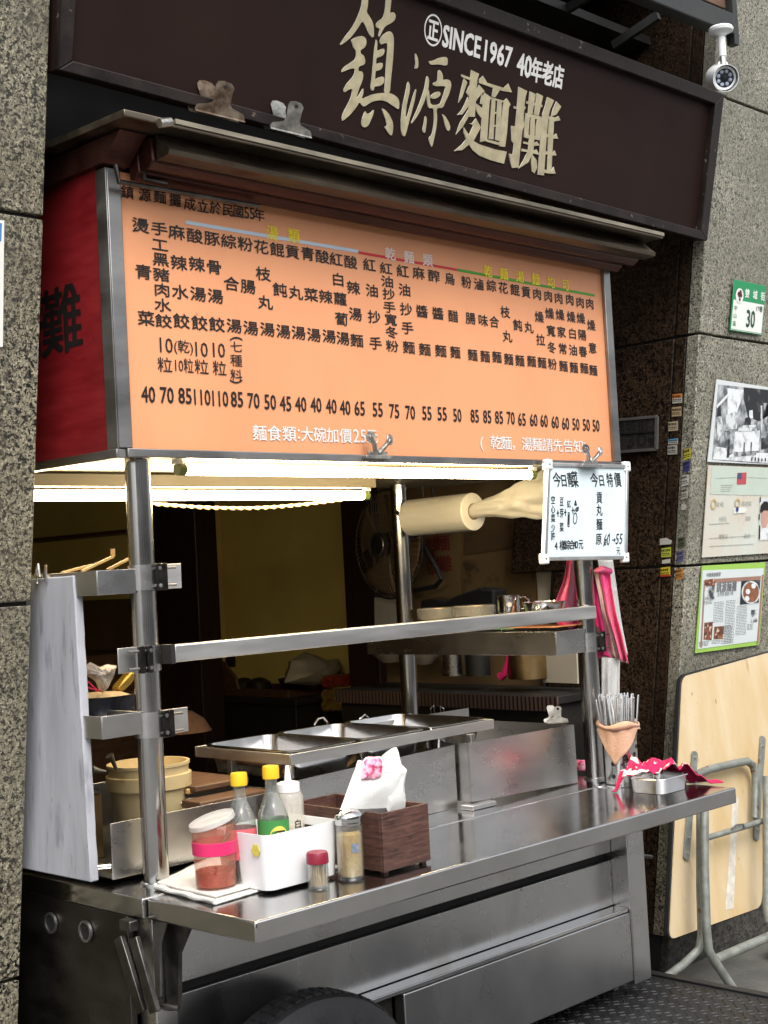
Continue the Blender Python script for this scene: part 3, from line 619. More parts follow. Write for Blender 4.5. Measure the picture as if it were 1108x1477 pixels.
# menu board (light box), underside, tubes
BX0, BX1, BZ0, BZ1, BD = -.013, 1.862, 1.787, 2.425, .86
mb_ = part('menu_board', MB().box(BX0 + .02, BX1 - .02, .003, BD, BZ0 + .016, BZ1), ORANGE, cart)
part('frame_rail', MB().box(BX0 + .02, BX1, -.014, .0025, BZ0 - .002, BZ0 + .017), STEEL_DULL, mb_, bevel=.002)
part('frame_rail', MB().box(BX0, BX0 + .036, -.010, .0025, BZ0 + .018, BZ1), STEEL_DULL, mb_, bevel=.002)
part('frame_rail', MB().box(BX0 - .004, BX0 - .001, -.010, .030, BZ0 + .0, BZ1), STEEL_DULL, mb_, bevel=.001)
part('frame_rail', MB().box(BX1 - .034, BX1, -.010, .0025, BZ0 + .018, BZ1), STEEL_DULL, mb_, bevel=.002)
part('side_sheet', MB().box(BX0 + .001, BX0 + .019, .031, BD, BZ0 + .017, BZ1 + .01), RED_PANEL, mb_)
part('side_rail', MB().box(BX0 - .006, BX0 + .019, -.008, BD, BZ0 - .004, BZ0 + .016), STEEL_DULL, mb_, bevel=.002)
part('side_sheet', MB().box(BX1 - .019, BX1 - .001, .003, BD, BZ0, BZ1), STEEL_DULL, mb_)
part('underside_sheet', MB().box(BX0 + .02, BX1 - .02, .003, BD, BZ0 + .004, BZ0 + .0155), UNDERSIDE, mb_)
m_ = MB()                                         # black side character, readable from the street end
c = pt(86, 462, X=BX0); put(m_, '攤', (BX0 + .0002, c.y + .02, c.z), (0, -1, 0), (0, 0, 1), .235, .165, .014)
put(m_, '麵', (BX0 + .0002, c.y + .27, c.z), (0, -1, 0), (0, 0, 1), .235, .165, .014)
part('side_lettering', m_, INK, mb_, smooth=0)
# --- the menu itself
def bp(px, py, o=.0016): return pt(px, py, Y=.003 - o)
ink, yel, pale, wht = MB(), MB(), MB(), MB()
cols = ["燙青菜|203,325 207,392 211,459", "手工黑豬肉水餃|230,330 231,353 232,374 233,396 234,418 235,440 236,463", "麻辣水餃|255,335 258,379 260,421 262,463",
 "酸辣湯餃|281,340 284,381 286,424 288,466", "豚骨湯餃|306,344 309,385 311,427 313,468", "綜合湯|330,348 334,409 338,470", "粉腸湯|354,352 358,413 362,473",
 "花枝丸湯|377,356 380,395 383,436 386,475", "餛飩湯|400,360 404,418 409,478", "貢丸湯|422,363 427,422 431,480", "青菜湯|444,366 449,425 453,483", "酸辣湯|465,370 470,428 475,485",
 "紅白蘿蔔湯|485,374 488,403 491,431 493,460 495,488", "酸辣湯麵|506,378 510,415 513,453 515,491", "紅油抄手|533,382 537,419 540,457 542,495", "紅油抄手寬冬粉|557,387 559,406 561,424 562,443 564,461 565,479 566,499",
 "紅油抄手麵|581,391 584,418 586,446 588,473 590,501", "麻醬麵|604,394 609,449 613,504", "醡醬麵|626,398 632,452 636,506", "烏醋麵|649,402 654,456 657,508", "粉腸麵|673,407 679,459 682,512",
 "滷味麵|691,410 697,462 700,514", "綜合麵|709,412 713,464 717,515", "花枝丸麵|726,415 729,450 732,485 734,518", "餛飩麵|743,418 747,469 750,520", "貢丸麵|759,421 763,472 767,521",
 "肉燥拉麵|775,424 778,457 780,490 782,523", "肉燥寬冬粉|791,427 793,452 795,477 796,501 797,525", "肉燥家常麵|806,430 808,454 810,479 812,503 813,528",
 "肉燥白油麵|822,432 824,457 826,481 827,505 828,530", "肉燥陽春麵|837,436 838,459 840,483 841,507 843,531", "肉燥意麵|851,438 853,469 855,502 856,534"]
for ln in cols:
    s_, ps = ln.split('|')
    for ch, p in zip(s_, ps.split()):
        x, y = map(float, p.split(',')); hh = .0325 if len(s_) > 6 else .0355; put(ink, ch, bp(x, y), EX, EZ, .049 if x < 640 else .044, hh, .013)
for s_, x, y, w_ in [("40",214,569,.043),("70",241,570,.043),("85",267,571,.043),("110",292,573,.054),("110",318,575,.054),("85",342,576,.042),("70",366,578,.042),("50",390,580,.042),("45",412,582,.042),("40",434,583,.042),("40",456,584,.042),("40",478,586,.042),("40",498,588,.042),("65",519,589,.042),("55",545,591,.042),("75",569,593,.042),("70",592,595,.042),("55",616,596,.042),("55",638,597,.042),("50",660,599,.042),("85",685,600,.044),("85",703,601,.044),("85",720,602,.044),("70",737,603,.044),("65",753,605,.044),("60",770,606,.044),("60",785,607,.044),("60",801,609,.044),("60",816,611,.044),("50",831,612,.044),("50",846,613,.044),("50",860,614,.044)]:
    put(ink, s_, bp(x, y), EX, EZ, w_ * (.86 if x < 640 else .78), .036, .022, True)
for s_, x, y, w_, h_ in [("10",240,498,.036,.034),("粒",238,526,.040,.034),("(乾)",265,501,.054,.034),("10粒",266,527,.052,.034),("10",291,504,.036,.034),("粒",291,529,.040,.034),("10",316,505,.036,.034),("粒",317,531,.040,.034),("七",341,500,.036,.024),("種",341,520,.036,.028),("料",341,541,.036,.028)]:
    put(ink, s_, bp(x, y), EX, EZ, w_, h_, .004, True)
for (y0, sg_) in ((488, 1), (553, -1)):
    ps = [bp(341 + dx, y0 + sg_ * (dx * dx) / 22) for dx in (-9, -6, -3, 0, 3, 6, 9)]
    for a, b in zip(ps[:-1], ps[1:]): ink.quad(a, b, b + EZ * .004, a + EZ * .004)
t_ = "鎮源麵攤成立於民國55年"
xs = [(184,277),(209,281),(231,284),(253,289),(274,294),(293,298),(311,300),(329,303),(344,305),(356,307),(364,308),(374,310)]
for ch, (x, y) in zip(t_, xs):
    if ch == '5': put(ink, ch, bp(x, y), EX, EZ, .015, .028, .004, True)
    else: put(ink, ch, bp(x, y), EX, EZ, .036, .032, .010, shear=.06)
for ch, x, y in (("湯",393,336),("類",424,340)): put(yel, ch, bp(x, y), EX, EZ, .040, .038, .014)
for ch, x, y in (("乾",704,391),("麵",727,395),("湯",750,399),("麵",773,403),("均",795,407),("可",816,411)): put(yel, ch, bp(x, y), EX, EZ, .038, .036, .014)
for ch, x, y in (("乾",563,366),("麵",590,371),("類",617,375)): put(pale, ch, bp(x, y), EX, EZ, .042, .036, .014)
def run(mb, s_, p, q, w_, h_, off):
    n = len(s_)
    for i, ch in enumerate(s_):
        f = (i + .5) / n; put(mb, ch, bp(p[0] + (q[0] - p[0]) * f, p[1] + (q[1] - p[1]) * f), EX, EZ, w_, h_, off)
run(wht, "麵食類", (364, 624), (428, 626), .047, .040, .012)
put(wht, ":", bp(431, 626), EX, EZ, .008, .024, .01, True)
run(wht, "大碗加價", (434, 626), (508, 629), .045, .040, .012)
put(wht, "25", bp(519, 629), EX, EZ, .045, .034, .01, True); put(wht, "元", bp(537, 629), EX, EZ, .042, .040, .012)
run(wht, "(乾麵，湯麵請先告知)", (693, 637), (857, 645), .052, .042, .010)
part('dish_lettering', ink, INK, mb_, smooth=0); part('yellow_lettering', yel, YELLOW_INK, mb_, smooth=0)
part('pale_lettering', pale, GREY_INK, mb_, smooth=0); part('white_lettering', wht, WHITE_LET, mb_, smooth=0)
for nm, p, q, m, th in (('blue_line', (268, 323), (517, 365), BLUE_STRIP, .0085), ('red_line', (517, 366), (660, 391), RED_STRIP, .007), ('green_line', (660, 391), (858, 428), GREEN_STRIP, .0075)):
    a, b = bp(*p, .001), bp(*q, .001); part(nm, MB().quad(a, b, b + EZ * th, a + EZ * th), m, mb_, smooth=0)
# canopy over the board
cn = part('canopy', MB().prism([(-.07, -.165, 2.487), (-.07, .75, 2.500), (-.07, .75, 2.520), (-.07, -.165, 2.502)], (2.005, 0, 0)), CANOPY, cart, bevel=.002)
part('fascia', MB().prism([(.058, -.105, 2.486), (.058, -.112, 2.474), (.058, -.146, 2.444), (.058, -.142, 2.434), (.058, -.100, 2.430), (.058, -.097, 2.486)], (1.86, 0, 0)), CANOPY, cn)
part('gutter_roll', MB().prism([(.05, -.089, 2.485), (.05, -.096, 2.428), (.05, -.075, 2.414), (.05, -.05, 2.418), (.05, -.045, 2.485)], (1.85, 0, 0)), CANOPY_RED, cn, bevel=.004)
part('gutter_roll', MB().prism([(.045, -.044, 2.484), (.045, -.050, 2.415), (.045, -.03, 2.400), (.045, -.012, 2.404), (.045, -.012, 2.484)], (1.83, 0, 0)), CANOPY_RED, cn, bevel=.003)
part('end_cap', MB().prism([(-.03, -.09, 2.4855), (-.03, -.02, 2.43), (-.03, .7, 2.43), (-.03, .7, 2.4855)], (.07, 0, 0)), CANOPY_RED, cn)
part('front_lip', MB().box(.06, 1.935, -.170, -.1655, 2.494, 2.5045), M('pale_lip', (.30, .265, .20), .5, .6, var=.6, scale=14, stretch=(.3, 1, 1)), cn)
part('screw_knob', MB().cyl(pt(230, 178, Y=-.172), pt(246, 176, Y=-.172), .010, 12), CLIP, cn)
m_ = MB()
for (pts_) in ([(167, 238), (171, 262), (373, 297)], [(204, 224), (209, 258), (240, 264)]):
    m_.tube([pt(x, y, Y=-.045) for x, y in pts_], .0060, 8)
part('folded_wire_frame', m_, STEEL_BRACKET, cn)
# lamps
def lamp(x0, x1, y, z, cap=True):
    t = part('fluorescent_tube', MB().cyl((x0, y, z), (x1, y, z), .0135, 24), TUBE, cart)
    for a, b in ((x0 - .022, x0 - .001), (x1 + .001, x1 + .022)): part('end_cap', MB().cyl((a, y, z), (b, y, z), .0145, 20), TUBE_CAP, t)
    for x in (x0 - .02, x1 + .02): part('lamp_holder', MB().box(x - .01, x + .01, y - .008, y + .008, z + .012, BZ0 + .003), PLASTIC_W, t)
lamp(.215, 1.487, .060, 1.766)
lamp(-.0, 1.182, .46, 1.735)
part('lamp_batten', MB().box(-.02, 1.215, .43, .49, 1.756, 1.789), UNDERSIDE, cart, bevel=.003)
m_ = MB(); n_ = 170
for ph in (0, math.pi):
    m_.tube([(lambda f: pt(222 + 285 * f, 727 + 10 * math.sin(math.pi * f) - 8 * f, Y=.50) + Vector((0, math.cos(ph + f * 75), math.sin(ph + f * 75))) * .0028)(i / n_) for i in range(n_ + 1)], .0030, 7)
part('twisted_cord', m_, ROPE, cart)

# =================================================================== CLIPS
def bulldog(label, c, u, v, n, wj, hl, mat_, leaf='flat'):
    """sheet-metal spring clip: jaw along u, handles along v, n towards the viewer"""
    c, u, v, n = map(lambda q: Vector(q), (c, u, v, n)); t = thing('bulldog_clip', label, 'clip', c)
    if leaf == 'flat':
        for sgn, nm in ((1, 'front_leaf'), (-1, 'rear_leaf')):
            o_ = n * (.006 if sgn > 0 else -.016); lean_ = n * (.012 * sgn)
            pr = [(-.5, 0), (.5, 0), (.5, .10), (.46, .20), (.22, .30), (.17, .38), (.18, .70), (.20, .86), (.13, .97), (-.02, 1), (-.13, .96), (-.17, .84), (-.16, .40), (-.22, .30), (-.46, .20), (-.5, .10)]
            sh_ = u * (-.16 * wj if sgn < 0 else 0)
            part(nm, MB().prism([c + u * (a * wj) + v * (b * hl) + o_ + (lean_ * b) + sh_ * min(1, b * 1.5) for a, b in pr], n * .0016), mat_, t)
        part('spring', MB().cyl(c + u * (-.2 * wj) + v * (.26 * hl) - n * .004, c + u * (.2 * wj) + v * (.26 * hl) - n * .004, .006, 14), RUSTY, t)
        part('jaw_lip', MB().bar(c - u * wj * .5 + n * .009, c + u * wj * .5 + n * .009, .004, .004), mat_, t)
        part('rivet_hole', MB().lathe(c + u * (.02 * wj) + v * (.84 * hl) + n * .0192, [(.0001, .0004), (.0045, .0004)], 16, n), BLACK, t)
    else:                                          # round-eared clip: jaw plate, two arms ending in pierced discs
        part('jaw', MB().obox(c + n * .006, u * wj * .5, v * .004, n * .006).obox(c + n * .004 + v * .009, u * wj * .36, v * .006, n * .004), mat_, t, bevel=.001)
        for sgn in (-1, 1):
            tip = c + u * (.30 * wj * sgn + .02 * wj) + v * hl * (.86 if sgn > 0 else 1.0) + n * (.022 if sgn > 0 else .010)
            base = c + v * .012 + n * .005 + u * (.05 * wj * sgn)
            ax = (n + u * .25 * sgn).normalized()
            arm = part('arm', MB().tube([base, base.lerp(tip, .5) + n * .003, tip], [.0075, .006, .007], 10), mat_, t)
            part('arm_disc', MB().lathe(tip - ax * .002, [(.0045, 0), (.0135, 0), (.0145, .002), (.0135, .004), (.0045, .004), (.0045, 0)], 22, ax), mat_, arm)
    return t
q = sg(300, 168); bulldog('rusty brown bulldog clip on the sign edge, the left of two', sg(303, 169, .031), EX, SU, SN, .098 * 1.55, .082, RUSTY)
bulldog('whitish bulldog clip on the sign edge, right of the rusty one', sg(405, 193, .031), EX, SU, SN, .092 * 1.5, .078, CLIP)
bulldog('steel spring clip on the orange board above the long tube', pt(543, 660, Y=-.018), EX, EZ, -EY, .095, .052, CLIP, 'disc')
bulldog('steel spring clip holding the small whiteboard', pt(850, 672, Y=-.048), EX, EZ, -EY, .095, .050, STEEL_BRIGHT, 'disc')

# =================================================================== WHITEBOARD
wy = -.036
W0, W1, W2, W3 = [pt(x, y, Y=wy) for x, y in ((786, 806), (902, 804), (904, 673), (791, 670))]
wb = thing('whiteboard', 'small whiteboard with handwritten specials hung from the orange board', 'whiteboard', W0)
part('board', MB().prism([W0, W1, W2, W3], EY * .010), WB, wb)
def wbp(px, py): return pt(px, py, Y=wy - .0008)
for a, b in ((W0, W1), (W1, W2), (W2, W3), (W3, W0)):
    part('frame_rail', MB().bar(a + EY * .003, b + EY * .003, .012, .016, (0, 1, 0)), ALU, wb, bevel=.002)
for c in (W0, W1, W2, W3):
    k = part('corner_cap', MB().obox(c + EY * .003, (.017, 0, 0), (0, .0085, 0), (0, 0, .016)), PLASTIC_W, wb, bevel=.005)
    part('cap_screw', MB().lathe(c - EY * .0054, [(.0001, .0008), (.0028, .0008), (.003, 0)], 12, (0, -1, 0)), INK, k)
m_ = MB(); kw = 1108 / 130
def wq(x, y): return wbp(780 + x / kw, 660 + y / kw)
def pen(path, wd=5.5):                             # a pen stroke in that crop's units
    for (a, b) in zip(path[:-1], path[1:]):
        p, q = wq(*a), wq(*b); d = (q - p).normalized(); s_ = d.cross(EY) * (.0019 * wd / 5.5); e = d * .0012
        m_.quad(p - s_ - e, q - s_ + e, q + s_ + e, p + s_ - e)
put(m_, '今', wq(200, 270), EX, EZ, .040, .046, .011, shear=-.12); put(m_, '日', wq(285, 280), EX, EZ, .034, .040, .016, shear=-.12)
put(m_, '青', wq(360, 270), EX, EZ, .030, .046, .014, shear=-.1); put(m_, '菜', wq(420, 265), EX, EZ, .032, .052, .014, shear=-.1)
put(m_, '今', wq(660, 275), EX, EZ, .040, .046, .011, shear=-.12); put(m_, '日', wq(748, 280), EX, EZ, .034, .038, .016, shear=-.12)
put(m_, '特', wq(850, 275), EX, EZ, .034, .046, .012, shear=-.1); put(m_, '價', wq(945, 270), EX, EZ, .036, .048, .012, shear=-.1)
for ch, y in zip('空心菜少許', (520, 635, 745, 865, 965)): put(m_, ch, wq(152, y), EX, EZ, .021, .026, .014, shear=.08)
for ch, y in zip('豆芽菜', (540, 680, 855)): put(m_, ch, wq(258, y), EX, EZ, .020, .029, .014, shear=.08)
put(m_, '紅', wq(348, 570), EX, EZ, .020, .024, .012)
for x, y in ((212, 685), (303, 675), (396, 650)): pen([(x - 14, y), (x + 12, y - 6)]); pen([(x, y - 35), (x + 2, y + 38)])
pen([(338, 675), (332, 845), (350, 848), (355, 680), (338, 675)], 4.5); pen([(345, 700), (343, 820)], 4)
pen([(430, 530), (418, 580), (440, 582), (430, 530)], 7); pen([(408, 700), (400, 780), (415, 815), (438, 800), (448, 740), (440, 690), (425, 680), (408, 700)], 4.5)
pen([(415, 660), (440, 620), (465, 610), (460, 650), (435, 660), (455, 625)], 5.5)
for ch, x, w_ in (('4', 210, .018), ('樣', 268, .030), ('綜', 330, .028), ('合', 385, .026), ('4', 435, .018), ('0', 462, .016), ('元', 495, .024)):
    put(m_, ch, wq(x, 1080 - (x - 210) * .06), EX, EZ, w_ if ch not in '40' else .030, .031, .014, shear=.05)
for ch, y in zip('貢丸麵', (490, 645, 820)): put(m_, ch, wq(722, y), EX, EZ, .032, .038, .012, shear=.08)
put(m_, '原', wq(715, 1000), EX, EZ, .032, .038, .012, shear=.1)
put(m_, '60', wq(815, 1010), EX, EZ, .030, .036, .010, True, shear=.25); pen([(770, 1090), (850, 930)], 4)
pen([(880, 1015), (918, 1012), (905, 995)], 4.5); pen([(918, 1012), (903, 1035)], 4.5)
put(m_, '55', wq(965, 1000), EX, EZ, .034, .032, .010, True, shear=.25); put(m_, '元', wq(955, 1145), EX, EZ, .022, .026, .008)
part('handwriting', m_, M('marker_ink', (.015, .015, .018), .4, var=.3), wb, smooth=0)

# =================================================================== HANGING BAGS AND BAG ROLL
from mathutils import noise as mn
RXX = 1.60
a, b = pt(593, 747, X=RXX), pt(683, 738, X=RXX); ax = (b - a).normalized(); L_ = (b - a).length
br = thing('bag_roll', 'fat roll of plastic bags hanging under the orange board', 'plastic roll', a)
rr = (pt(683, 711, X=RXX).z - pt(683, 766, X=RXX).z) / 2
part('roll', MB().lathe(a, [(.014, .0), (rr - .002, 0), (rr, .002), (rr, L_ - .002), (rr - .002, L_), (.027, L_), (.027, L_ - .02), (.001, L_ - .02)], 48, ax), BAG_ROLL, br, smooth=25)
e_ = pt(800, 716, X=RXX + .06)
def bagf(u, v):
    t = v * 2 * math.pi; c = (a + ax * (L_ - .018)).lerp(e_, u); r1 = .021 + .056 * u ** 1.3; r2 = .021 + .014 * u
    k = 1 + (.10 * math.sin(5 * t + 6 * u) + .05 * math.sin(9 * t - 11 * u)) * u
    q = c + EZ * (math.sin(t) * r1 * k + .016 * u) + EX * (math.cos(t) * r2 * k); g = mn.noise(q * 16) * .012 * u + abs(mn.noise(Vector((q.x * 12, q.y * 14, q.z * 46)))) * .010 * min(1, u * 3)
    return q + (q - c) * (g / max(.01, (q - c).length))
part('pulled_bag', MB().grid(bagf, 24, 56), BAG_FILM, br, weld=True, smooth=60)
part('cardboard_core', MB().lathe(a, [(.0265, L_ - .019), (.0265, L_ + .001), (.022, L_ + .001), (.022, L_ - .019)], 36, ax), M('core_board', (.30, .22, .13), .8), br)
part('wire_hook', MB().tube([pt(572, 738, X=RXX), pt(582, 750, X=RXX), a + ax * .02], .006, 8), BLACK, br)
part('hanger', MB().tube([a + ax * .06 + EZ * .10, a + ax * .06 + EZ * .03], .003, 8), BLACK, br)

def drape(outline_l, outline_r, Y, amp, k, n=26, mth=18, thick=.0, ph=0.0):
    """a hanging sheet between two edge lines given in the photo, at depth Y, with vertical folds"""
    def interp(ln, f):
        f = f * (len(ln) - 1); i = min(int(f), len(ln) - 2); q = f - i
        return (ln[i][0] * (1 - q) + ln[i + 1][0] * q, ln[i][1] * (1 - q) + ln[i + 1][1] * q)
    def fn(u, v):
        l, r = interp(outline_l, u), interp(outline_r, u)
        px, py = l[0] * (1 - v) + r[0] * v, l[1] * (1 - v) + r[1] * v
        return pt(px, py, Y=Y + amp * math.sin(k * v + ph + 1.5 * u) * (.4 + .6 * u))
    return MB().grid(fn, n, mth)
single('white_bag', drape([(868, 808), (868, 900), (868, 1000), (870, 1040)], [(884, 806), (897, 900), (894, 960), (893, 1040)], .12, .010, 9), BAG_WHITE, 'white plastic bag hanging behind the pink bags at the right pole', 'plastic bag', solid=.001)
single('white_bag', drape([(862, 806), (872, 860), (884, 905), (890, 945)], [(884, 806), (889, 850), (898, 905), (906, 945)], .10, .008, 7), BAG_WHITE, 'crumpled white film beside the pink striped bag', 'plastic bag', solid=.001)
sb = thing('striped_bag', 'crimson, cream and hot pink bag hanging right of the right pole', 'plastic bag', pt(868, 826, Y=.02), group='pink bags at the right pole')
part('crimson_fold', drape([(853, 824), (856, 880), (864, 920), (862, 950), (872, 948)], [(862, 822), (868, 870), (876, 905), (884, 935), (893, 950)], .035, .010, 7), M('crimson_film', (.66, .03, .15), .3, var=.3, scale=9, trans=.1), sb, solid=.0008)
part('cream_fold', drape([(856, 822), (864, 858), (868, 880), (877, 910), (884, 948)], [(866, 820), (872, 862), (875, 880), (883, 915), (896, 953)], .018, .006, 5, ph=1.0), M('cream_film', (.80, .56, .47), .3, var=.2, scale=12, trans=.1), sb, solid=.0008)
part('pink_fold', drape([(863, 821), (871, 860), (875, 885), (884, 915), (895, 954)], [(880, 823), (882, 845), (888, 880), (897, 915), (907, 957)], .005, .013, 8, ph=2.0), M('hot_pink_film', (.84, .04, .24), .28, var=.2, scale=9, trans=.1, col2=(.85, .22, .32)), sb, solid=.0008)
part('rolled_top', MB().tube([pt(858, 824, Y=.01), pt(868, 821, Y=-.005), pt(880, 824, Y=-.002)], [.006, .011, .010], 12), bpy.data.materials['hot_pink_film'], sb)
single('striped_bag', drape([(842, 950), (845, 955)], [(858, 950), (862, 956)], .10, .004, 6), PINK_BAG, 'small striped end of a bag below the right clamp', 'plastic bag', group='pink bags at the right pole', solid=.001)
single('pink_bag', drape([(818, 808), (814, 835), (801, 868), (800, 895), (808, 905)], [(829, 808), (830, 840), (831, 870), (832, 890), (834, 912)], .11, .010, 8), PINK_BAG2, 'bright pink bag hanging left of the right pole', 'plastic bag', group='pink bags at the right pole', solid=.001)

# =================================================================== THINGS ON THE COUNTER
ZT = ZC - .001
def cpt(px, py, z=ZT): return pt(px, py, Z=z)
# towel
def towel_fn(z0, cor, amp, seed):
    P, Q, S_, T_ = [cpt(*c) for c in cor]
    def fn(u, v):
        p = P.lerp(Q, u).lerp(T_.lerp(S_, u), v)
        n = math.sin(9 * u + seed) * math.cos(7 * v + seed) * amp + math.sin(23 * u + 11 * v + seed) * amp * .3
        ed = min(u, 1 - u, v, 1 - v) * 8
        return Vector((p.x + .004 * math.sin(14 * v + seed) * (1 - min(1, ed)), p.y, z0 + n * min(1, ed) + abs(n) * .3))
    return fn
tw = thing('towel', 'folded white towel under the chili jar and the white caddy', 'towel', cpt(300, 1285))
tcor = ((224, 1285), (309, 1307), (520, 1245), (300, 1245))
m_ = MB().grid(towel_fn(ZT + .0035, tcor, .0012, 1), 26, 26); part('lower_fold', m_, TOWEL, tw, solid=.005)
m_ = MB().grid(towel_fn(ZT + .0105, ((226, 1281), (311, 1301), (505, 1245), (310, 1240)), .0016, 3), 26, 26); part('upper_fold', m_, TOWEL, tw, solid=.005)
e0, e1 = cpt(224, 1284), cpt(309, 1306)
part('folded_edge', MB().tube([e0.lerp(e1, i / 14) + Vector((.0, -.002, .007 + .0015 * math.sin(i * 1.1))) for i in range(15)], [.0055 + .0015 * math.sin(i * .9) for i in range(15)], 10), TOWEL, tw)
TZ = ZT + .014

def at_height(px, py_top, base): return pt(px, py_top, Y=base.y).z - base.z
# chili jar
cb = pt(312, 1279, Z=TZ); H = at_height(312, 1186, cb); r = .0455
cj = thing('chili_jar', 'clear chili sauce jar with a pink band and a loose white lid', 'jar', cb)
part('jar_body', MB().lathe(cb, [(.001, 0), (r * .9, 0), (r * .96, .004), (r, H * .5), (r * 1.05, H), (r * 1.02, H), (r * .97, H * .5), (r * .92, .006), (.001, .006)], 48), CHILI_WALL, cj)
part('sauce', MB().lathe(cb, [(.001, .0065), (r * .90, .0065), (r * .925, H * .20), (r * .93, H * .27), (r * .6, H * .23), (.001, H * .24)], 40), CHILI, cj)
part('pink_band', MB().lathe(cb, [(r * 1.005, H * .53), (r * 1.04, H * .535), (r * 1.055, H * .73), (r * 1.03, H * .735)], 48), PINK, cj)
la = Vector((-.28, .10, 1)).normalized()
part('lid', MB().lathe(cb + EZ * (H + .002) + EX * -.002, [(.001, .010), (r * .95, .011), (r * 1.10, .009), (r * 1.12, .004), (r * 1.12, -.001), (r * 1.04, -.002), (r * 1.02, .004), (.001, .004)], 48, la), LID_W, cj)
part('spoon_handle', MB().tube([cb + EZ * H * .5, pt(344, 1178, Y=cb.y - .01), pt(354, 1152, Y=cb.y - .01)], [.004, .004, .0035], 8), STEEL_BRACKET, cj)

# white caddy with its bottles
C0 = Vector((.130, -.270, ZT + .008)); cx1, cy1, ch_ = .345, -.090, pt(430, 1196, Y=-.27).z - C0.z
def rrect(x0, x1, y0, y1, r_, z, n=6):
    q = []
    for (cx_, cy_, a0) in ((x1 - r_, y1 - r_, 0), (x0 + r_, y1 - r_, 90), (x0 + r_, y0 + r_, 180), (x1 - r_, y0 + r_, 270)):
        for i in range(n + 1):
            t = R(a0 + 90 * i / n); q.append(Vector((cx_ + r_ * math.cos(t), cy_ + r_ * math.sin(t), z)))
    return q
def open_box(x0, x1, y0, y1, z0, z1, r_, t, flare=0.0, mb=None, floor=.004, lip=0.0, rot=None):
    m = mb or MB(); o0 = len(m.v)
    rings = [rrect(x0 + flare, x1 - flare, y0 + flare, y1 - flare, r_, z0), rrect(x0, x1, y0, y1, r_, z1)]
    if lip: rings += [rrect(x0 - lip, x1 + lip, y0 - lip, y1 + lip, r_ + lip, z1 + .0005), rrect(x0 - lip, x1 + lip, y0 - lip, y1 + lip, r_ + lip, z1 + .003), rrect(x0 + t, x1 - t, y0 + t, y1 - t, max(.001, r_ - t), z1 + .003)]
    else: rings += [rrect(x0 + t, x1 - t, y0 + t, y1 - t, max(.001, r_ - t), z1)]
    rings += [rrect(x0 + flare + t, x1 - flare - t, y0 + flare + t, y1 - flare - t, max(.001, r_ - t), z0 + floor)]
    n = len(rings[0])
    for rg in rings: m.v += rg
    for i in range(len(rings) - 1):
        for j in range(n):
            m.f.append((o0 + i * n + j, o0 + i * n + (j + 1) % n, o0 + (i + 1) * n + (j + 1) % n, o0 + (i + 1) * n + j)); m.mi.append(0)
    m.f.append(tuple(o0 + j for j in reversed(range(n)))); m.mi.append(0)
    k = o0 + (len(rings) - 1) * n; m.f.append(tuple(k + j for j in range(n))); m.mi.append(0)
    return m
cd = thing('caddy', 'white plastic caddy holding the sauce bottles', 'caddy', C0)
part('tub', open_box(C0.x, cx1, C0.y, cy1, C0.z, C0.z + ch_, .022, .003, .006), PLASTIC_W, cd)
part('handle_slot', MB().prism([Vector((cx1 - .0052, -.180 + a, C0.z + ch_ * b)) for a, b in ((-.035, .62), (.035, .62), (.035, .84), (-.035, .84))], (.0015, 0, 0)), BLACK, cd)
m_ = MB()
fc = pt(408 - 62, 1222, Y=-.255); fc = Vector((C0.x - .0005, -.235, C0.z + ch_ * .72))
for k in range(6):
    t = k * math.pi / 3; m_.lathe(fc + Vector((0, math.cos(t), math.sin(t))) * .008, [(.0001, .0012), (.006, .001), (.0065, 0)], 14, (-1, 0, 0))
part('flower_sticker', m_, LABEL_YEL, cd)

def bottle(label, base, H_, rad, cap_m, glass, prof, cap_r, cap_h):
    t = thing('sauce_bottle', label, 'bottle', base)
    part('glass', MB().lathe(base, [(rad * a, H_ * b) for a, b in prof], 40), glass, t)
    part('cap', MB().lathe(base + EZ * H_, [(cap_r * .9, -.002), (cap_r, 0), (cap_r, cap_h * .8), (cap_r * .93, cap_h), (.0005, cap_h)], 30), cap_m, t)
    return t
BPROF = [(.001, 0), (.93, 0), (1, .02), (1, .60), (.95, .66), (.72, .74), (.46, .85), (.40, .90), (.38, 1), (.34, 1), (.35, .90), (.42, .84), (.68, .735), (.90, .655), (.95, .60), (.95, .03), (.001, .02)]
zb = C0.z + .005
def axis_pt(px, py, y): p = pt(px, py, Y=y); return Vector((p.x, y, zb)), p.z
ba, zt = axis_pt(345, 1132, -.155); Ha = zt - zb
b1 = bottle('yellow capped sauce bottle with a pink label, in the caddy', ba, Ha, .033, YELLOW_CAP, GLASS, BPROF, .0185, .026)
part('contents', MB().lathe(ba, [(.001, .006), (.0305, .006), (.0305, Ha * .42), (.001, Ha * .42)], 32), SOY, b1)
part('paper_label', MB().lathe(ba, [(.0333, Ha * .25), (.0336, Ha * .25), (.0336, Ha * .56), (.0333, Ha * .56)], 40), LABEL_PINK, b1)
part('drip_mark', MB().lathe(ba + EZ * Ha * .46 + Vector((-.0, -.034, 0)), [(.0001, .0008), (.005, .0008)], 12, (-.3, -1, 0)), WHITE_LET, b1)
bb, zt = axis_pt(391, 1122, -.20); Hb = zt - zb
b2 = bottle('yellow capped sauce bottle with a green label, in the caddy', bb, Hb, .034, YELLOW_CAP, GLASS, BPROF, .0185, .026)
part('contents', MB().lathe(bb, [(.001, .006), (.0315, .006), (.0315, Hb * .30), (.001, Hb * .30)], 32), SOY, b2)
part('paper_label', MB().lathe(bb, [(.0343, Hb * .22), (.0346, Hb * .22), (.0346, Hb * .60), (.0343, Hb * .60)], 40), LABEL_GREEN, b2)
